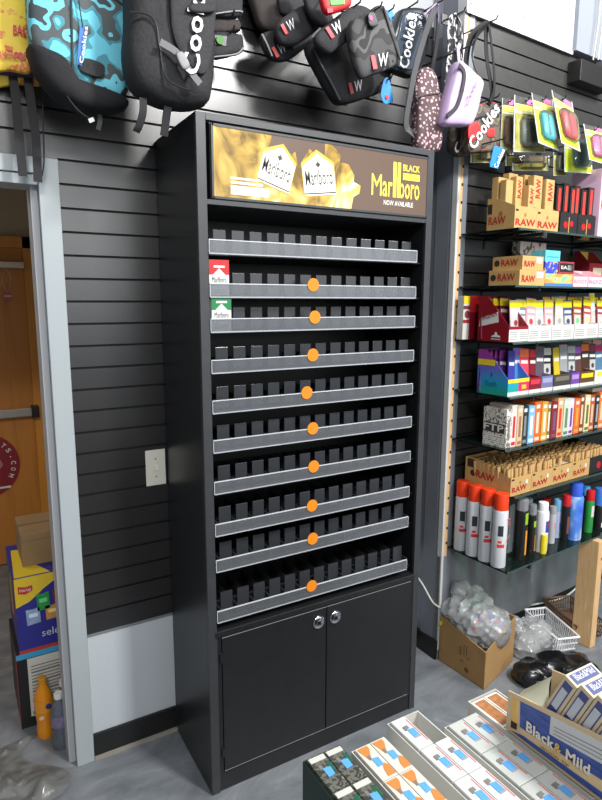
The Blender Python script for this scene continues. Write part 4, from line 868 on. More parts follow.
# 6 clear fronted case
b_ = Bag('case', 'black case with clear front and white lettering near the top centre', 'case', BK, [(404, 8), (422, 8), (432, 16), (431, 30), (424, 62), (416, 76), (404, 74), (386, 66), (385, 58), (394, 30), (400, 12)], .23, .05, M((40, 44, 50), .35), p=6, wr=.001, hookat=(408, 8))
b_.puff([(405, 12), (421, 13), (426, 20), (420, 58), (413, 70), (392, 62), (398, 34)], .023, .014, clear_mat('case_front', (150, 165, 180), (86, 98, 112), .55, .08), 'clear_window', 6, 0)
b_.text('Cookies', (408, 70), (417, 17), (398, 66), LWHITE, .015, 0, .040)
b_ = Bag('hang_tag', 'blue tag peeking out behind the clear fronted case', 'tag', BK, [(384, 12), (392, 10), (394, 20), (386, 22)], .15, .004, M((40, 140, 220), .5), wr=0, p=8, hookat=(389, 11))
# 7 patterned sling bag with lilac strap
MONO = ramp_mat('monogram', [(.0, (206, 170, 178)), (.30, (196, 160, 168)), (.36, (82, 62, 64))], 85, 2, .7, True, voronoi=True)
b_ = Bag('sling_bag', 'brown and pink monogram sling bag with black strap above the cabinet', 'bag', BK, [(421, 70), (430, 66), (437, 74), (441, 94), (444, 120), (442, 148), (436, 152), (420, 150), (417, 140), (418, 110), (416, 90)], .305, .055, MONO, wr=.003, hookat=(436, 4))
b_.line([(437, 4, .0), (430, 20, .01), (422, 44, .01), (415, 70, .02), (410, 96, .02), (406, 122, .01), (409, 130, 0), (416, 138, .0)], .026, M((72, 72, 75), .7), 'shoulder_strap', side=(1, .3, 0))
b_.line([(436, 6, -.02), (438, 24, -.02), (436, 48, -.02), (432, 70, -.02)], .024, M((34, 32, 36), .7), 'strap', side=(1, .5, 0))
b_.line([(424, 16, .0), (432, 8, .005), (438, 6, .0), (438, 30, -.03), (435, 52, -.03), (432, 70, -.03)], .010, M((186, 164, 206), .7), 'lilac_strap', side=(1, 1, 0)); b_.line([(416, 98), (420, 96), (438, 93), (442, 96)], .004, M((60, 46, 48), .6), 'flap_edge')
# things hanging on the return wall and the corner of the right wall
SD = Frame((1.105, 0, 0), -math.pi/2)       # the painted return: runs from the back wall towards the room
def strap_bundle(fr, label, pts_list, d, w, m, hk, name='lanyard', cat='strap', grp=None):
    a, z = fr.px(*hk, d); t = thing(name, label, cat, fr.w(a, d, z), fr.rz, grp)
    for i, pts in enumerate(pts_list):
        L = []
        for q in pts:
            dd = d+(q[2] if len(q) > 2 else .004*i); a2, z2 = fr.px(q[0], q[1], dd); L.append(Vector((a2-a, -(dd-d), z2-z)))
        MB().strap(spline(L, 6), w, .002, m, (1, .2*i, 0)).build('strap', t)
    hook(fr, a, z+.002, d+.03, short_hook(label)); return t
PATT = ramp_mat('strap_print', [(.0, (206, 206, 206)), (.40, (196, 196, 196)), (.46, (30, 30, 33))], 60, 2, .7)
strap_bundle(RW, 'black and white printed lanyard straps hanging beside the lilac bag', [[(457, 16), (450, 22), (450, 50), (447, 80), (445, 104)], [(457, 16), (455, 30), (456, 60), (452, 96)], [(457, 16), (461, 24), (462, 44), (461, 62)]], .06, .022, PATT, (457, 15))
LIL = M((190, 168, 206), .7, var=.06, scale=30, bump=.1)
b_ = Bag('shoulder_bag', 'lilac shoulder bag with black zipper and script lettering', 'bag', RW, [(459, 61), (466, 64), (476, 73), (484, 82), (481, 96), (473, 123), (460, 125), (446, 124), (446, 112), (453, 84)], .17, .06, LIL, p=5, wr=.003, hookat=(460, 50))
b_.line([(459, 65), (464, 72), (463, 86), (457, 106), (447, 116)], .014, M((40, 36, 44), .6), 'zipper', side=(1, 0, .5))
b_.text('Cookies', (466, 108), (477, 84), (463, 105), M((60, 50, 80), .6), -.01, .2)
b_.line([(459, 62, .01), (458, 50, 0), (460, 44, -.02)], .012, LIL, 'strap')
strap_bundle(RW, 'black webbing straps of the camouflage shoulder bags', [[(489, 24), (480, 28), (470, 40), (466, 64), (470, 76)], [(489, 24), (486, 34), (487, 60), (492, 92), (489, 104)], [(489, 24), (491, 40), (494, 70), (494, 90), (490, 102)], [(489, 24), (478, 34), (472, 56), (478, 76)]], .13, .024, STRAPM, (489, 23))
for i, (pts, d) in enumerate((([(456, 124), (468, 124), (472, 130), (470, 152), (462, 156), (453, 150), (453, 134)], .045), ([(474, 106), (492, 102), (499, 106), (500, 126), (498, 148), (480, 152), (468, 150), (468, 118)], .108))):
    b_ = Bag('shoulder_bag', ('small camouflage bag with white lettering, the rear one beside the beige strip', 'camouflage shoulder bag with red patches and white lettering')[i], 'bag', RW, pts, d, .045, CAMOG, p=5, wr=.001, hookat=(463, 122) if i == 0 else (488, 100))
    if i == 1:
        b_.puff([(469, 126), (478, 122), (481, 134), (470, 142)], .020, .012, M((206, 36, 40), .6), 'red_patch', 5, 0); b_.puff([(487, 130), (494, 128), (494, 136), (488, 137)], .020, .012, M((206, 36, 40), .6), 'red_patch', 5, 0)
        b_.text('Cookies', (474, 151), (500, 110), (467, 142), LWHITE, .025, 0); b_.cord([(474, 107), (491, 103), (498, 107), (499, 126), (497, 146), (480, 150)], .0025, M((170, 50, 50), .6), 'piping', .016)
        b_.line([(469, 121), (482, 117), (499, 116)], .006, BLACK, 'zipper')
    else: b_.text('Coo', (458, 155), (468, 130), (453, 150), LWHITE, .025, 0)
b_ = Bag('hang_tag', 'blue tag with white lettering hanging beside the camouflage bag', 'tag', RW, [(494, 146), (502, 147), (504, 150), (498, 169), (490, 167), (490, 164)], .20, .004, M((40, 130, 210), .5), wr=0, p=8, hookat=(499, 140), n=1)
b_.text('Cookies', (497, 168), (505, 150), (493, 167), LWHITE, .025, 0, .006)

# ================================================================ passage on the left
def pk(x0, x1, y0, y1, z0, z1): return ((x0+x1)/2, y0, z0), (x1-x0), (y1-y0), (z1-z0)
def wbox(name, label, cat, x0, x1, y0, y1, z0, z1, m, rz=0, group=None, bevel=.002):
    c, w, dp, h = pk(x0, x1, y0, y1, z0, z1); t = thing(name, label, cat, c, rz, group)
    b_ = MB().box(-w/2, w/2, 0, dp, 0, h, m).build('box', t, bevel=bevel); return t, w, dp, h
BLK2 = M((24, 24, 27), .5); NAVY = M((44, 46, 140), .45); REDL = M((190, 60, 40), .5)
t, w, dp, h = wbox('carton', 'black carton with a white nutrition panel, under the blue snack box', 'box', -.480, -.14, .27, .56, 0, .288, BLK2)
patch(t, *front_frame(w, h, .0, .93, 1, 1), M((60, 160, 206), .5), 'cyan_band'); patch(t, *front_frame(w, h, .10, .14, .9, .92), M((206, 204, 196), .6), 'nutrition_panel')
mb = MB()
for i in range(15): add_patch(mb, (-w/2+w*.13, -.0009, h*(.20+.043*i)), (w*.32, 0, 0), (0, 0, h*(.012 if i % 3 else .02)), M((110, 108, 104), .6)); add_patch(mb, (-w/2+w*.50, -.0009, h*(.20+.043*i)), (w*.34, 0, 0), (0, 0, h*.012), M((120, 118, 114), .6))
mb.build('nutrition_text', t); patch(t, *left_frame(w, dp, h, .9, 0, 1, 1), REDL, 'red_edge'); patch(t, (-w/2+w*.12, -.0009, h*.155), (.012, 0, 0), (0, 0, .012), M((90, 150, 70), .5), 'green_mark')
t, w, dp, h = wbox('carton', 'deep blue snack variety carton with yellow corner and chip bags printed on it', 'box', -.468, -.135, .27, .60, .2885, .570, NAVY)
Y2 = M((228, 196, 50), .5)
patch(t, *front_frame(w, h, 0, .0, 1, .045), REDL, 'red_band'); patch(t, *front_frame(w, h, 0, .62, .46, 1), Y2, 'yellow_corner', .0004, [(0, 0), (.3, .15), (.6, .5), (1, .86), (.9, 1), (0, 1)])
t2 = patch(t, *front_frame(w, h, .03, .78, .17, .90), M((200, 50, 46), .5), 'logo_banner', .0009, [(0, .2), (.5, 0), (1, .3), (1, .9), (.5, .8), (0, 1)]); text(t, 'Frito Lay', *front_frame(w, h, .045, .81, .155, .86), WHITE, .02, lift=.0014)
for (x, y, sx, sy, c, nm) in ((.20, .52, .13, .24, (40, 150, 70), 'green'), (.09, .36, .14, .22, (150, 170, 206), 'pale'), (.28, .38, .14, .20, (206, 150, 80), 'orange'), (.36, .58, .12, .2, (130, 36, 50), 'maroon'), (.44, .40, .1, .2, (200, 170, 60), 'gold')):
    patch(t, *front_frame(w, h, x, y, x+sx, y+sy), M(c, .5, var=.2, scale=50), 'printed_snack', .001, [(.04, 0), (1, .06), (.95, 1), (.5, .93), (0, .96)]); patch(t, *front_frame(w, h, x+sx*.2, y+sy*.45, x+sx*.8, y+sy*.68), M(tuple(min(255, q+70) for q in c), .5), 'snack_name', .0015)
text(t, 'select', *front_frame(w, h, .23, .17, .50, .27), M((206, 206, 216), .5), .0)
patch(t, (-w/2+.002, .01, h), (w*.35, 0, 0), (0, dp*.8, 0), Y2, 'top_print', .0006, [(0, 0), (1, 0), (.5, .5), (.9, .9), (.1, 1)])
for i in range(3): patch(t, *left_frame(w, dp, h, .1+.28*i, .3, .32+.28*i, .8), M(((60, 110, 60), (190, 150, 70), (120, 40, 50))[i], .5, var=.2, scale=40), 'printed_snack')
t, w, dp, h = wbox('cardboard_box', 'plain brown cardboard box on top of the blue snack carton', 'box', -.430, -.14, .36, .58, .5705, .690, M((146, 118, 82), .85, var=.1, scale=12))
MB().box(-w/2, w/2, dp*.47, dp*.53, h, h+.001, M((120, 96, 66), .8)).box(-w/2, w/2, -.001, 0, h*.80, h*.806, M((96, 76, 52), .8)).build('flap_seam', t)
# orange soda bottle
t = thing('soda_bottle', 'bottle of orange soda standing on the floor before the black carton', 'bottle', (-.409, .200, 0.0))
SODA = M((222, 140, 24), .12); CAPO = M((206, 140, 30), .4)
MB().lathe([(.026, 0), (.029, .006), (.029, .03), (.0265, .06), (.0295, .085), (.031, .12), (.030, .15), (.022, .178), (.013, .198), (.012, .206)], SODA, 24).build('bottle_body', t, smooth=True)
MB().lathe([(.0148, .204), (.0148, .223), (.013, .225)], CAPO, 20).build('cap', t, smooth=True)
n = 12; R = .0318; vs = []
for q in range(n+1):
    g = -1.3+2.4*q/n
    for zz in (.105, .148): vs.append((R*math.sin(g), -R*math.cos(g), zz))
MB().add(vs, [(2*q, 2*q+2, 2*q+3, 2*q+1) for q in range(n)], M((226, 146, 40), .4)).build('label', t)
MB().disc((.012, -.0325, .128), .010, (0, -1, 0), .001, M((40, 50, 110), .5), 14).build('logo_disc', t); MB().disc((-.013, -.0305, .09), .008, (0, -1, 0), .001, M((236, 200, 170), .5), 12).build('print_mark', t)
# water bottles beside the jamb
WATER = clear_mat('water_bottle', (215, 222, 228), (150, 160, 172), .32, .1)
for i, (x, y, lift) in enumerate(((-.370, .118, 0), (-.343, .182, 0))):
    t = thing('water_bottle', 'clear water bottle with small label beside the door jamb, %s from the front' % ORD[i], 'bottle', (x, y, 0), i*.9, 'water bottles by the door jamb')
    MB().lathe([(.026, 0), (.028, .005), (.028, .03), (.0255, .05), (.028, .07), (.0255, .09), (.028, .11), (.027, .14), (.014, .172), (.012, .185)], WATER, 20).build('bottle_body', t, smooth=True)
    MB().lathe([(.0145, .183), (.0145, .2), (.013, .202)], WHITE, 16).build('cap', t, smooth=True)
    MB().lathe([(.0284, .085), (.0284, .125)], M((120, 110, 140), .5, var=.4, scale=60), 20).build('label', t, smooth=True)
# crumpled clear wrap on the floor at lower left
def sheet(nx, ny, f, m, nm):
    vs = [f(i/(nx-1), j/(ny-1)) for j in range(ny) for i in range(nx)]
    fs = [(j*nx+i, j*nx+i+1, (j+1)*nx+i+1, (j+1)*nx+i) for j in range(ny-1) for i in range(nx-1)]
    o = MB().add(vs, fs, m).build(nm, None, smooth=True); return o
WRAP = clear_mat('floor_wrap', (228, 228, 226), (196, 196, 194), .20, .2)
def wf(u, v):
    x = -.92+.52*u-.06*v+.05*math.sin(7*v); y = -.10+.34*v-.05*math.sin(3*u)
    e = min(u, 1-u, v, 1-v)*4; r_ = math.hypot(x+.62, (y-.06)*1.1)
    return (x, y, .006+min(1, e)*(.012+.016*math.sin(r_*40+3*noise.noise(Vector((x*7, y*7, 2))))+.02*(1-2*abs(noise.noise(Vector((x*11, y*11, 1)))))+.010*(1-2*abs(noise.noise(Vector((x*24, y*24, 4)))))))
o = sheet(110, 90, wf, WRAP, 'plastic_wrap'); tag(o, 'crumpled clear plastic wrap lying on the passage floor', 'plastic wrap')
# round red sticker and hanging ring on the door
t = thing('door_sign', 'large round dark red sign on the wooden door with white lettering', 'sign', (-.485, 1.798, .60))
MB().disc((0, -.006, 0), .186, (0, 1, 0), .005, M((132, 24, 36), .5), 40).build('disc', t)
for i, ch in enumerate('ARTS.COM'):
    g = math.radians(74-14.5*i); c = Vector((.152*math.cos(g), -.007, .152*math.sin(g))); U = Vector((math.sin(g), 0, -math.cos(g))); V = Vector((math.cos(g), 0, math.sin(g)))
    if ch == '.': patch(t, c-U*.003-V*.010, U*.006, V*.006, WHITE, 'lettering')
    else: text(t, ch, c-U*.011-V*.012, U*.020, V*.026, WHITE, .02)
MB().prism([(.05, -.0085, .0), (.085, -.0085, .03), (.10, -.0085, .0), (.07, -.0085, -.04)], (0, .002, 0), M((176, 110, 110), .5)).build('emblem', t); patch(t, (.06, -.0066, -.14), (.07, 0, 0), (0, 0, .012), WHITE, 'white_line')
t = thing('door_tag', 'small round pink tag hanging from the door closer', 'tag', (-.302, 1.735, 1.695))
MB().disc((.002, -.001, -.155), .022, (0, 1, 0), .002, M((176, 84, 100), .5), 20).build('disc', t); MB().tube(spline([(.0, 0, -.002), (-.02, 0, -.07), (0, 0, -.134)], 6), .001, CHROME, 6).tube(spline([(.0, 0, -.002), (.024, 0, -.06), (.004, 0, -.134)], 6), .001, CHROME, 6).build('chain', t)
patch(t, (-.016, -.0012, -.158), (.036, 0, 0), (0, 0, .006), M((226, 190, 200), .5), 'white_line')

# ================================================================ floor by the right wall
def fl(u, v, z=0.0):
    r_ = _F+_R*((u-301)/FPX)+_U*((400-v)/FPX); return CAM+r_*((z-CAM.z)/r_.z)
# open cardboard box
c0, c1, c2 = Vector((1.109, -.166, 0)), Vector((1.122, -.407, 0)), Vector((1.377, -.332, 0)); c3 = c0+(c2-c1)
t = thing('cardboard_box', 'open brown cardboard box on the floor with a clear bag in it', 'box', tuple((c0+c2)/2)); o0 = (c0+c2)/2
def wallp(p, q, hp, hq, nm, inset):
    p = p-o0; q = q-o0; n = (q-p).cross(Vector((0, 0, 1))).normalized()*.004
    MB().hexa([p-n, q-n, q, p], [p-n+Vector((0, 0, hp)), q-n+Vector((0, 0, hq)), q+Vector((0, 0, hq)), p+Vector((0, 0, hp))], CARD).build(nm, t)
wallp(c0, c1, .205, .160, 'side_panel', 0); wallp(c1, c2, .160, .205, 'side_panel', 0); wallp(c2, c3, .205, .205, 'side_panel', 0); wallp(c3, c0, .205, .205, 'side_panel', 0)
MB().hexa([p-o0+Vector((0, 0, .001)) for p in (c0, c1, c2, c3)], [p-o0+Vector((0, 0, .004)) for p in (c0, c1, c2, c3)], CARD_IN).build('base', t)
L = (c1-c0).normalized(); U0 = c0-o0; PR = M((104, 78, 46), .8); nn = L.cross(Vector((0, 0, 1))).normalized()*.0006
mb = MB()
for a_, z_, w_, h_ in ((.108, .118, .014, .004), (.108, .108, .014, .004), (.108, .098, .014, .004), (.108, .088, .014, .004), (.132, .096, .003, .045), (.145, .096, .003, .045), (.150, .086, .012, .005), (.118, .062, .012, .005)):
    add_patch(mb, U0+L*a_+Vector((0, 0, z_))+nn, L*w_, (0, 0, h_), PR)
mb.disc(U0+L*.150+Vector((0, 0, .036)), .011, nn, .0006, PR, 16).build('printed_marks', t)
MB().box(-.012, .012, -.001, .001, 0, .016, M((220, 200, 60), .5)).build('yellow_sticker', t, loc=tuple(c0-o0+L*.01+Vector((-.004, 0, .170))))
# clear bag of bottle tops in the box
def blob(pts_r, m, nm, amp, fr, seg=40, rings=24, seed=0, fold=0.0, flatten=None, sz=1.0):
    """a soft heap: list of (centre, radius) spheres melted into one skin by a support test"""
    C_ = Vector((0, 0, 0)); T = 0
    for c, r_ in pts_r: C_ += Vector(c)*r_; T += r_
    C_ /= T; vs = []
    for j in range(rings+1):
        ph = math.pi*j/rings
        for i in range(seg):
            th = 2*math.pi*i/seg; dr = Vector((math.sin(ph)*math.cos(th), math.sin(ph)*math.sin(th), math.cos(ph))); best = 0
            for c, r_ in pts_r:
                k = Vector(c)-C_; bq = k.dot(dr); disc = bq*bq-(k.length_squared-r_*r_)
                if disc > 0: best = max(best, bq+math.sqrt(disc))
            p = C_+dr*best; nz = noise.noise(p*fr+Vector((seed, 0, 0)))+.5*noise.noise(p*fr*2.3+Vector((0, seed, 0)))
            nz2 = 1-abs(noise.noise(p*fr*1.4+Vector((0, 0, seed))))*2
            p = p+dr*(amp*nz+fold*nz2)
            p.z *= sz
            if flatten is not None and p.z < flatten: p.z = flatten
            vs.append(p)
    fs = [(j*seg+i, j*seg+(i+1) % seg, (j+1)*seg+(i+1) % seg, (j+1)*seg+i) for j in range(rings) for i in range(seg)]
    return MB().add(vs, fs, m).build(nm, None, smooth=True)
bag_parts = [((1.245, -.30, .185), .085), ((1.195, -.285, .215), .078), ((1.165, -.235, .245), .058), ((1.152, -.195, .235), .042), ((1.20, -.19, .305), .040), ((1.235, -.235, .245), .072), ((1.30, -.285, .190), .055)]
BAGF = clear_mat('bag_film', (246, 247, 248), (236, 238, 240), .28, .2)
o = blob(bag_parts, BAGF, 'plastic_bag', .006, 16, 72, 48, 3, .015); tag(o, 'crumpled clear plastic bag of coloured bottle tops in the cardboard box', 'bag')
mb = MB(); cols = [(226, 226, 230), (200, 60, 60), (60, 110, 190), (60, 150, 110), (226, 180, 190), (220, 220, 225), (110, 150, 200), (236, 236, 236)]
for i in range(150):
    a_ = random.uniform(0, 6.28); r_ = random.uniform(0, .075); x, y = 1.243+r_*math.cos(a_), -.306+.85*r_*math.sin(a_)
    zz = .170+.08*math.sqrt(max(0, 1-(r_/.082)**2))*random.uniform(.3, 1.0)
    nrm = Vector((random.uniform(-.7, .7), random.uniform(-1, .3), random.uniform(.2, 1)))
    mb.disc((x, y, zz), random.uniform(.007, .010), nrm, .006, M(random.choice(cols), .4), 10)
o = mb.build('bottle_tops', None); tag(o, 'heap of small red, blue, green and white bottle tops in the bag', 'bottle tops', kind='stuff')
# crumpled clear film, black bag, baskets, post, cables
fc = fl(520, 641, .02)
o = blob([((fc.x-.02, fc.y+.03, .04), .07), ((fc.x+.05, fc.y-.03, .045), .075), ((fc.x-.03, fc.y-.05, .03), .06), ((fc.x+.02, fc.y+.10, .03), .06)], FILM, 'plastic_film', .012, 30, 60, 36, 8, .014, .003); tag(o, 'crumpled clear bubble film on the floor right of the cardboard box', 'plastic film')
g = fl(546, 674, .03)
GB = M((22, 22, 24), .22)
o = blob([((g.x-.03, g.y+.02, .04), .075), ((g.x+.05, g.y-.02, .05), .09), ((g.x+.12, g.y-.04, .05), .08), ((g.x+.02, g.y-.09, .04), .08)], GB, 'garbage_bag', .010, 11, 90, 60, 5, .026, .002, .62); tag(o, 'black plastic garbage bag slumped on the floor behind the cigar trays', 'garbage bag')
def basket(label, c, ax, L_, W_, H_, m, rim):
    ang = math.atan2(ax.y, ax.x); t = thing('basket', label, 'basket', (c.x, c.y, .001), ang, None); k = .86
    def bar(p, q, r_, mb): mb.tube([p, q], r_, m, 6)
    mb = MB(); mb.hexa([(-L_/2*k, -W_/2*k, 0), (L_/2*k, -W_/2*k, 0), (L_/2*k, W_/2*k, 0), (-L_/2*k, W_/2*k, 0)], [(-L_/2*k, -W_/2*k, .003), (L_/2*k, -W_/2*k, .003), (L_/2*k, W_/2*k, .003), (-L_/2*k, W_/2*k, .003)], m); mb.build('base', t)
    R = [(-L_/2, -W_/2), (L_/2, -W_/2), (L_/2, W_/2), (-L_/2, W_/2)]
    for i in range(4):
        a_, b2 = Vector((*R[i], 0)), Vector((*R[(i+1) % 4], 0)); n_ = int((b2-a_).length/.013); mb = MB()
        for j in range(n_+1):
            p = a_.lerp(b2, j/n_); bar((p.x*k, p.y*k, .002), (p.x, p.y, H_), .0026, mb)
        for f_ in (.22, .62): 
            kk = k+(1-k)*f_; bar((a_.x*kk, a_.y*kk, H_*f_), (b2.x*kk, b2.y*kk, H_*f_), .003, mb)
        mb.build('slatted_side', t, smooth=True)
    mb = MB()
    for i in range(4): mb.tube([(*R[i], H_), (*R[(i+1) % 4], H_)], .005, rim, 8)
    mb.build('rim', t, smooth=True); return t
b0_, b1_, b2_ = fl(529, 613.5, .08), fl(562, 644, .08), fl(574.6, 633, .08)
ax = (b1_-b0_); ctr = (b0_+b2_)/2; wv = (b2_-b1_)
basket('white slatted plastic basket on the floor near the wooden post', ctr, ax, ax.length, abs(wv.dot(Vector((-ax.y, ax.x, 0)).normalized())), .08, M((220, 222, 224), .35), M((232, 233, 235), .3))
BRN = M((112, 84, 62), .5)
nrm = Vector((-ax.y, ax.x, 0)).normalized(); c2_ = ctr+nrm*.175+ax.normalized()*(-.09)
basket('brown slatted basket behind the white one by the wall', c2_, ax, ax.length*1.02, .15, .075, BRN, BRN)
pm = RW.w(.62, .33, 0)
t = thing('wooden_post', 'upright pale wooden post supporting the lowest shelf at the right edge', 'post', tuple(pm), RR); MB().box(0, .042, .0, .09, .001, .498, WOOD).build('timber', t, bevel=.002)
mb = MB(); mb.disc((.03, -.0002, .50-.085), .006, (0, -1, 0), .0006, M((150, 100, 60), .6), 10).build('knot', t)
CBL = M((206, 206, 200), .45)
p1 = [wq for wq in (Vector((1.096, -.02, .33)), Vector((1.090, -.075, .305)), Vector((1.098, -.12, .255)), Vector((1.10, -.150, .245)), Vector((1.112, -.165, .24)))]
tag(MB().tube(spline(p1, 8), .004, CBL, 8).build('power_cable', None, smooth=True), 'white cable running from behind the cabinet into the clear bag', 'cable')
L = [fl(499, 622, .008), fl(511, 615, .006), fl(522, 607.6, .006)]+[RW.w(RW.px(u, v, .02)[0], .02, max(.006, RW.px(u, v, .02)[1])) for u, v in ((537, 604), (556, 600), (566, 596), (573, 591), (579, 585), (590, 576))]
tag(MB().tube(spline(L, 8), .0045, CBL, 8).build('power_cable', None, smooth=True), 'white cable along the foot of the right wall behind the baskets', 'cable')

# ================================================================ counter with cigar trays
CT = .792
t = thing('counter', 'low counter in the foreground holding open trays of cigar packs', 'counter', (.35, -1.55, 0))
CTM = M((70, 72, 76), .4)
MB().box(-.545, .75, -.18, .235, CT-.03, CT, CTM).build('counter_top', t, bevel=.003); MB().box(-.52, .72, -.15, .20, 0, CT-.03, M((40, 41, 44), .5)).build('cabinet_body', t)
PH = .104
def tray(label, x0, x1, y1, y0, h, m, inner, grp=None, gap=0):
    w = x1-x0; t = thing('cigar_tray', label, 'tray', ((x0+x1)/2, y1, CT+.0005)); L_ = y1-y0; th = .0018
    MB().box(-w/2, w/2, -L_, 0, 0, .002, m).build('base', t)
    for x in (-w/2, w/2-th): MB().box(x, x+th, -L_, 0, .002, h, m).build('side_panel', t)
    for y in (-L_, -th): MB().box(-w/2+th, w/2-th, y, y+th, .002, h, inner).build('end_panel', t)
    return t
_pack = {}
def cigar_pack(kind, label, x, y, w, l, grp, h=PH):
    key = (kind, round(w, 4))
    if key not in _pack:
        t = thing('cigar_pack', label, 'cigar pack', (x, y, CT+.003), 0, grp)
        side = {'camo': CAMOK, 'brown': M((208, 203, 192), .5), 'white': M((206, 206, 204), .5), 'pale': M((186, 190, 186), .5)}[kind]
        b_ = MB().box(-w/2, w/2, -l/2, l/2, 0, h, side).build('box', t, bevel=.0008); Z = h+.0003
        def tp(x0, y0, x1, y1, m, nm, pts=((0, 0), (1, 0), (1, 1), (0, 1)), lift=.0004): patch(t, (-w/2+w*x0, -l/2+l*y0, Z-.0003), (w*(x1-x0), 0, 0), (0, l*(y1-y0), 0), m, nm, lift, pts)
        if kind == 'camo':
            tp(.06, .82, .94, .96, M((196, 196, 190), .5), 'warning_label'); tp(.72, .45, .95, .72, M((20, 90, 66), .5), 'green_print')
        if kind == 'brown':
            BO = M((196, 128, 66), .5); tp(.05, .55, .75, .96, BO, 'amber_print', ((0, 1), (1, 1), (1, .75), (.55, .2), (.35, 0))); tp(.45, .04, .97, .42, BO, 'amber_print', ((.55, 1), (.1, .4), (0, 0), (1, 0), (1, .7)))
        if kind in ('white', 'pale'):
            tp(.86, .12, .92, .88, M((200, 110, 112), .5), 'red_line'); tp(.30, .62, .62, .72, GREY, 'grey_print'); tp(.38, .30, .80, .52, M((150, 150, 156), .6), 'grey_print')
        tp(.34, .34, .80, .60, STAMP, 'tax_stamp', ((.08, 0), (.92, .06), (1, .9), (.1, 1)), .0008)
        tp(.26, .58, .44, .70, M((120, 116, 110), .6), 'stamp_mark', lift=.0007)
        _pack[key] = t
    else: t = copy_tree(_pack[key])
    t.location = (x, y, CT+.003); t['label'] = label; t['group'] = grp; return t
CAMOK = ramp_mat('speckled_black', [(.0, (60, 62, 58)), (.45, (100, 100, 92)), (.55, (50, 54, 50)), (.65, (130, 126, 116))], 70, 2, .45)
DGRN = M((16, 44, 38), .45); WTR = M((204, 204, 198), .5); WIN = M((186, 184, 176), .6)
def fill(kind, tn, x0, x1, y1, n, pitch, skip=(), cols=2):
    w = (x1-x0-.005)/cols
    for r_ in range(n):
        for c in range(cols):
            if (r_, c) in skip: continue
            cigar_pack(kind, 'cigar pack in row %s of the %s column of %s' % (('one', 'two', 'three', 'four', 'five')[r_], ('left', 'right', 'third')[c], tn), x0+.0025+w*(c+.5), y1-.003-pitch*(r_+.5), w-.0012, pitch-.0015, 'cigar packs in '+tn)
T = [('camo', 'the dark green tray', 'dark green tray of speckled cigar packs, leftmost on the counter', -.218, -.156, -1.262, DGRN, DGRN, ()),
     ('brown', 'the amber and white tray', 'white tray of amber and white cigar packs beside the dark green tray', -.150, -.092, -1.281, WTR, WIN, ()),
     ('white', 'the half open white tray', 'white cigar tray with one pack missing at its far right corner', -.071, -.011, -1.262, WTR, WIN, ((0, 1),)),
     ('pale', 'the full pale tray', 'full white cigar tray right of the one with a missing pack', -.002, .062, -1.311, WTR, WIN, ())]
for kind, tn, lab, x0, x1, y1, m, mi, skip in T:
    n = 4; pitch = .0655
    t = tray(lab, x0, x1, y1, y1-n*pitch-.007, PH-.002, m, mi); fill(kind, tn, x0, x1, y1, n, pitch, skip)
    if kind in ('white', 'brown'):
        MB().box(-(x1-x0)/2-.0008, -(x1-x0)/2, -n*pitch, -.01, PH*.62, PH*.62+.004, M((120, 96, 60), .6)).build('slot', t)
    if kind == 'camo': patch(t, (-(x1-x0)/2-.0003, -.02, .02), (0, -.2, 0), (0, 0, .018), M((30, 110, 80), .5), 'green_band')
t = tray('white tray of brown cigar packs at the far end, beside the blue display', .072, .134, -1.286, -1.286-.27, PH-.002, WTR, WIN)
for r_ in range(4):
    for c in range(2):
        o = None; x, y = .072+.0025+.0285*(c+.5), -1.289-.0655*(r_+.5)
        tt = thing('cigar_pack', 'brown topped cigar pack in row %s of the %s column of the far tray' % (('one', 'two', 'three', 'four')[r_], ('left', 'right')[c]), 'cigar pack', (x, y, CT+.003), 0, 'cigar packs in the far tray')
        MB().box(-.0135, .0135, -.032, .032, 0, PH-.006, M((226, 222, 214), .5)).build('box', tt, bevel=.0008); patch(tt, (-.0105, -.028, PH-.006), (.021, 0, 0), (0, .056, 0), M((168, 112, 70), .6, var=.25, scale=120), 'brown_print')
# blue and beige display carton resting on the trays, packs leaning inside
BZ = CT+.0005+PH+.001; BX, BY = .071, -1.362; BW, BL = .10, .27; BEI = M((206, 184, 148), .55); BBL = ramp_mat('blue_wood_print', [(.3, (40, 62, 130)), (.52, (58, 84, 158)), (.7, (76, 100, 168))], 30, 4, .5, False, (1, 1, 6))
t = thing('cigar_display', 'blue and beige cigar display carton resting on the far trays', 'display box', (BX, BY, BZ))
def bh(y): return .063+.17*(-y)        # sloping top edge of the side
def side_poly(x): return [(x, 0, 0), (x, -BL, 0), (x, -BL, bh(-BL)), (x, 0, bh(0))]
sd = MB().prism(side_poly(0), (.002, 0, 0), BEI).build('side_panel', t); MB().prism(side_poly(BW-.002), (.002, 0, 0), BEI).build('side_panel', t)
MB().box(.002, BW-.002, -BL, -.0005, 0, .002, BEI).build('base', t); MB().box(.002, BW-.002, -BL, -BL+.002, 0, bh(-BL), BEI).build('end_panel', t)
vs = []
for i in range(9):
    q = i/8
    for x in (.003, BW-.004-.03*q): vs.append((x, -.004-.020*q*q, .002+.090*q-.014*q*q))
MB().add(vs, [(2*i, 2*i+1, 2*i+3, 2*i+2) for i in range(8)], M((212, 224, 214), .5)).build('end_flap', t, smooth=True)
def sp_(y, z, l=.0006): return Vector((-l, y, z))
def sideprint(pts, m, nm, l=.0004): return MB().prism([sp_(y, z, l) for y, z in pts], (l+.0002, 0, 0), m).build(nm, sd)
sideprint([(-.008, .004), (-.262, .006), (-.262, .018), (-.03, .010)], BBL, 'blue_band')
sideprint([(-.022, bh(-.022)-.007), (-.262, bh(-.262)-.008), (-.262, .040), (-.024, .020)], BBL, 'blue_field')
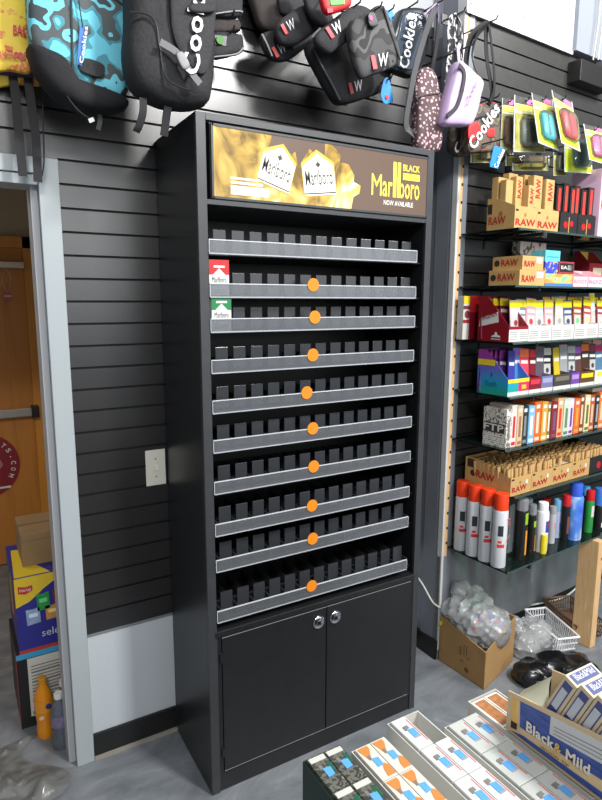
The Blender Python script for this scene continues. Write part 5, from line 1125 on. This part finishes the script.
sideprint([(-.008, bh(-.008)-.008), (-.018, bh(-.018)-.008), (-.019, .018), (-.009, .014)], M((222, 178, 96), .5), 'gold_cigar', .0007); sideprint([(-.009, .010), (-.019, .012), (-.019, .022), (-.009, .021)], DARKBR, 'cigar_tip', .0009)
sideprint([(-.072, bh(-.072)-.006), (-.19, bh(-.19)-.008), (-.19, .058), (-.072, .042)], M((200, 202, 204), .5), 'warning_panel', .0007)
for q in range(3): sideprint([(-.078, .0565-.005*q), (-.17, .074-.0062*q), (-.17, .0750-.0062*q), (-.078, .0575-.005*q)], GREY, 'text_line', .001)
text(sd, 'Black   Mild', sp_(-.036, .023), Vector((0, -.098, .002)), Vector((0, 0, .016)), M((232, 226, 210), .5), .03, 0, .0016); text(sd, '&', sp_(-.081, .022), Vector((0, -.012, .001)), Vector((0, 0, .016)), M((222, 178, 96), .5), .03, 0, .0018)
text(sd, 'WOOD TIP', sp_(-.060, .0130), Vector((0, -.045, .002)), Vector((0, 0, .0045)), M((150, 110, 50), .5), .02, 0, .0012); sideprint([(-.026, .0115), (-.262, .019), (-.262, .039), (-.026, .0195)], M((222, 196, 150), .5), 'beige_band', .0003)
for i in range(7):
    tt = thing('cigar_pack', 'beige and blue cigar pack leaning in the blue display, %s from the far end' % ORD[i], 'cigar pack', (BX+.034, BY-.045-.0235*i, BZ+.0185), 0, 'cigar packs leaning in the blue display'); tt.rotation_euler = (math.radians(23), 0, 0)
    w, l, h = .056, .0205, .122
    MB().box(-w/2, w/2, -l/2, l/2, 0, h, M((206, 190, 160), .5)).build('box', tt, bevel=.0008)
    PB = M((64, 74, 130), .5); PG = M((190, 196, 206), .5)
    patch(tt, (-w/2, l/2*.62, .010), (0, -l*.62, 0), (0, 0, h-.016), PB, 'side_print')
    patch(tt, (-w/2-.0006, l/2*.45, h*.55), (0, -l*.45, 0), (0, 0, h*.30), PG, 'side_label'); patch(tt, (-w/2-.0006, l/2*.45, h*.15), (0, -l*.45, 0), (0, 0, h*.30), PG, 'side_label')
    patch(tt, (-w/2+.004, -l/2+.003, h), (w-.008, 0, 0), (0, l-.006, 0), PB, 'top_print'); text(tt, 'Black&Mild', (-w/2+.009, -l/2+.007, h+.0005), (w-.018, 0, 0), (0, .009, 0), M((220, 222, 230), .5), .0)
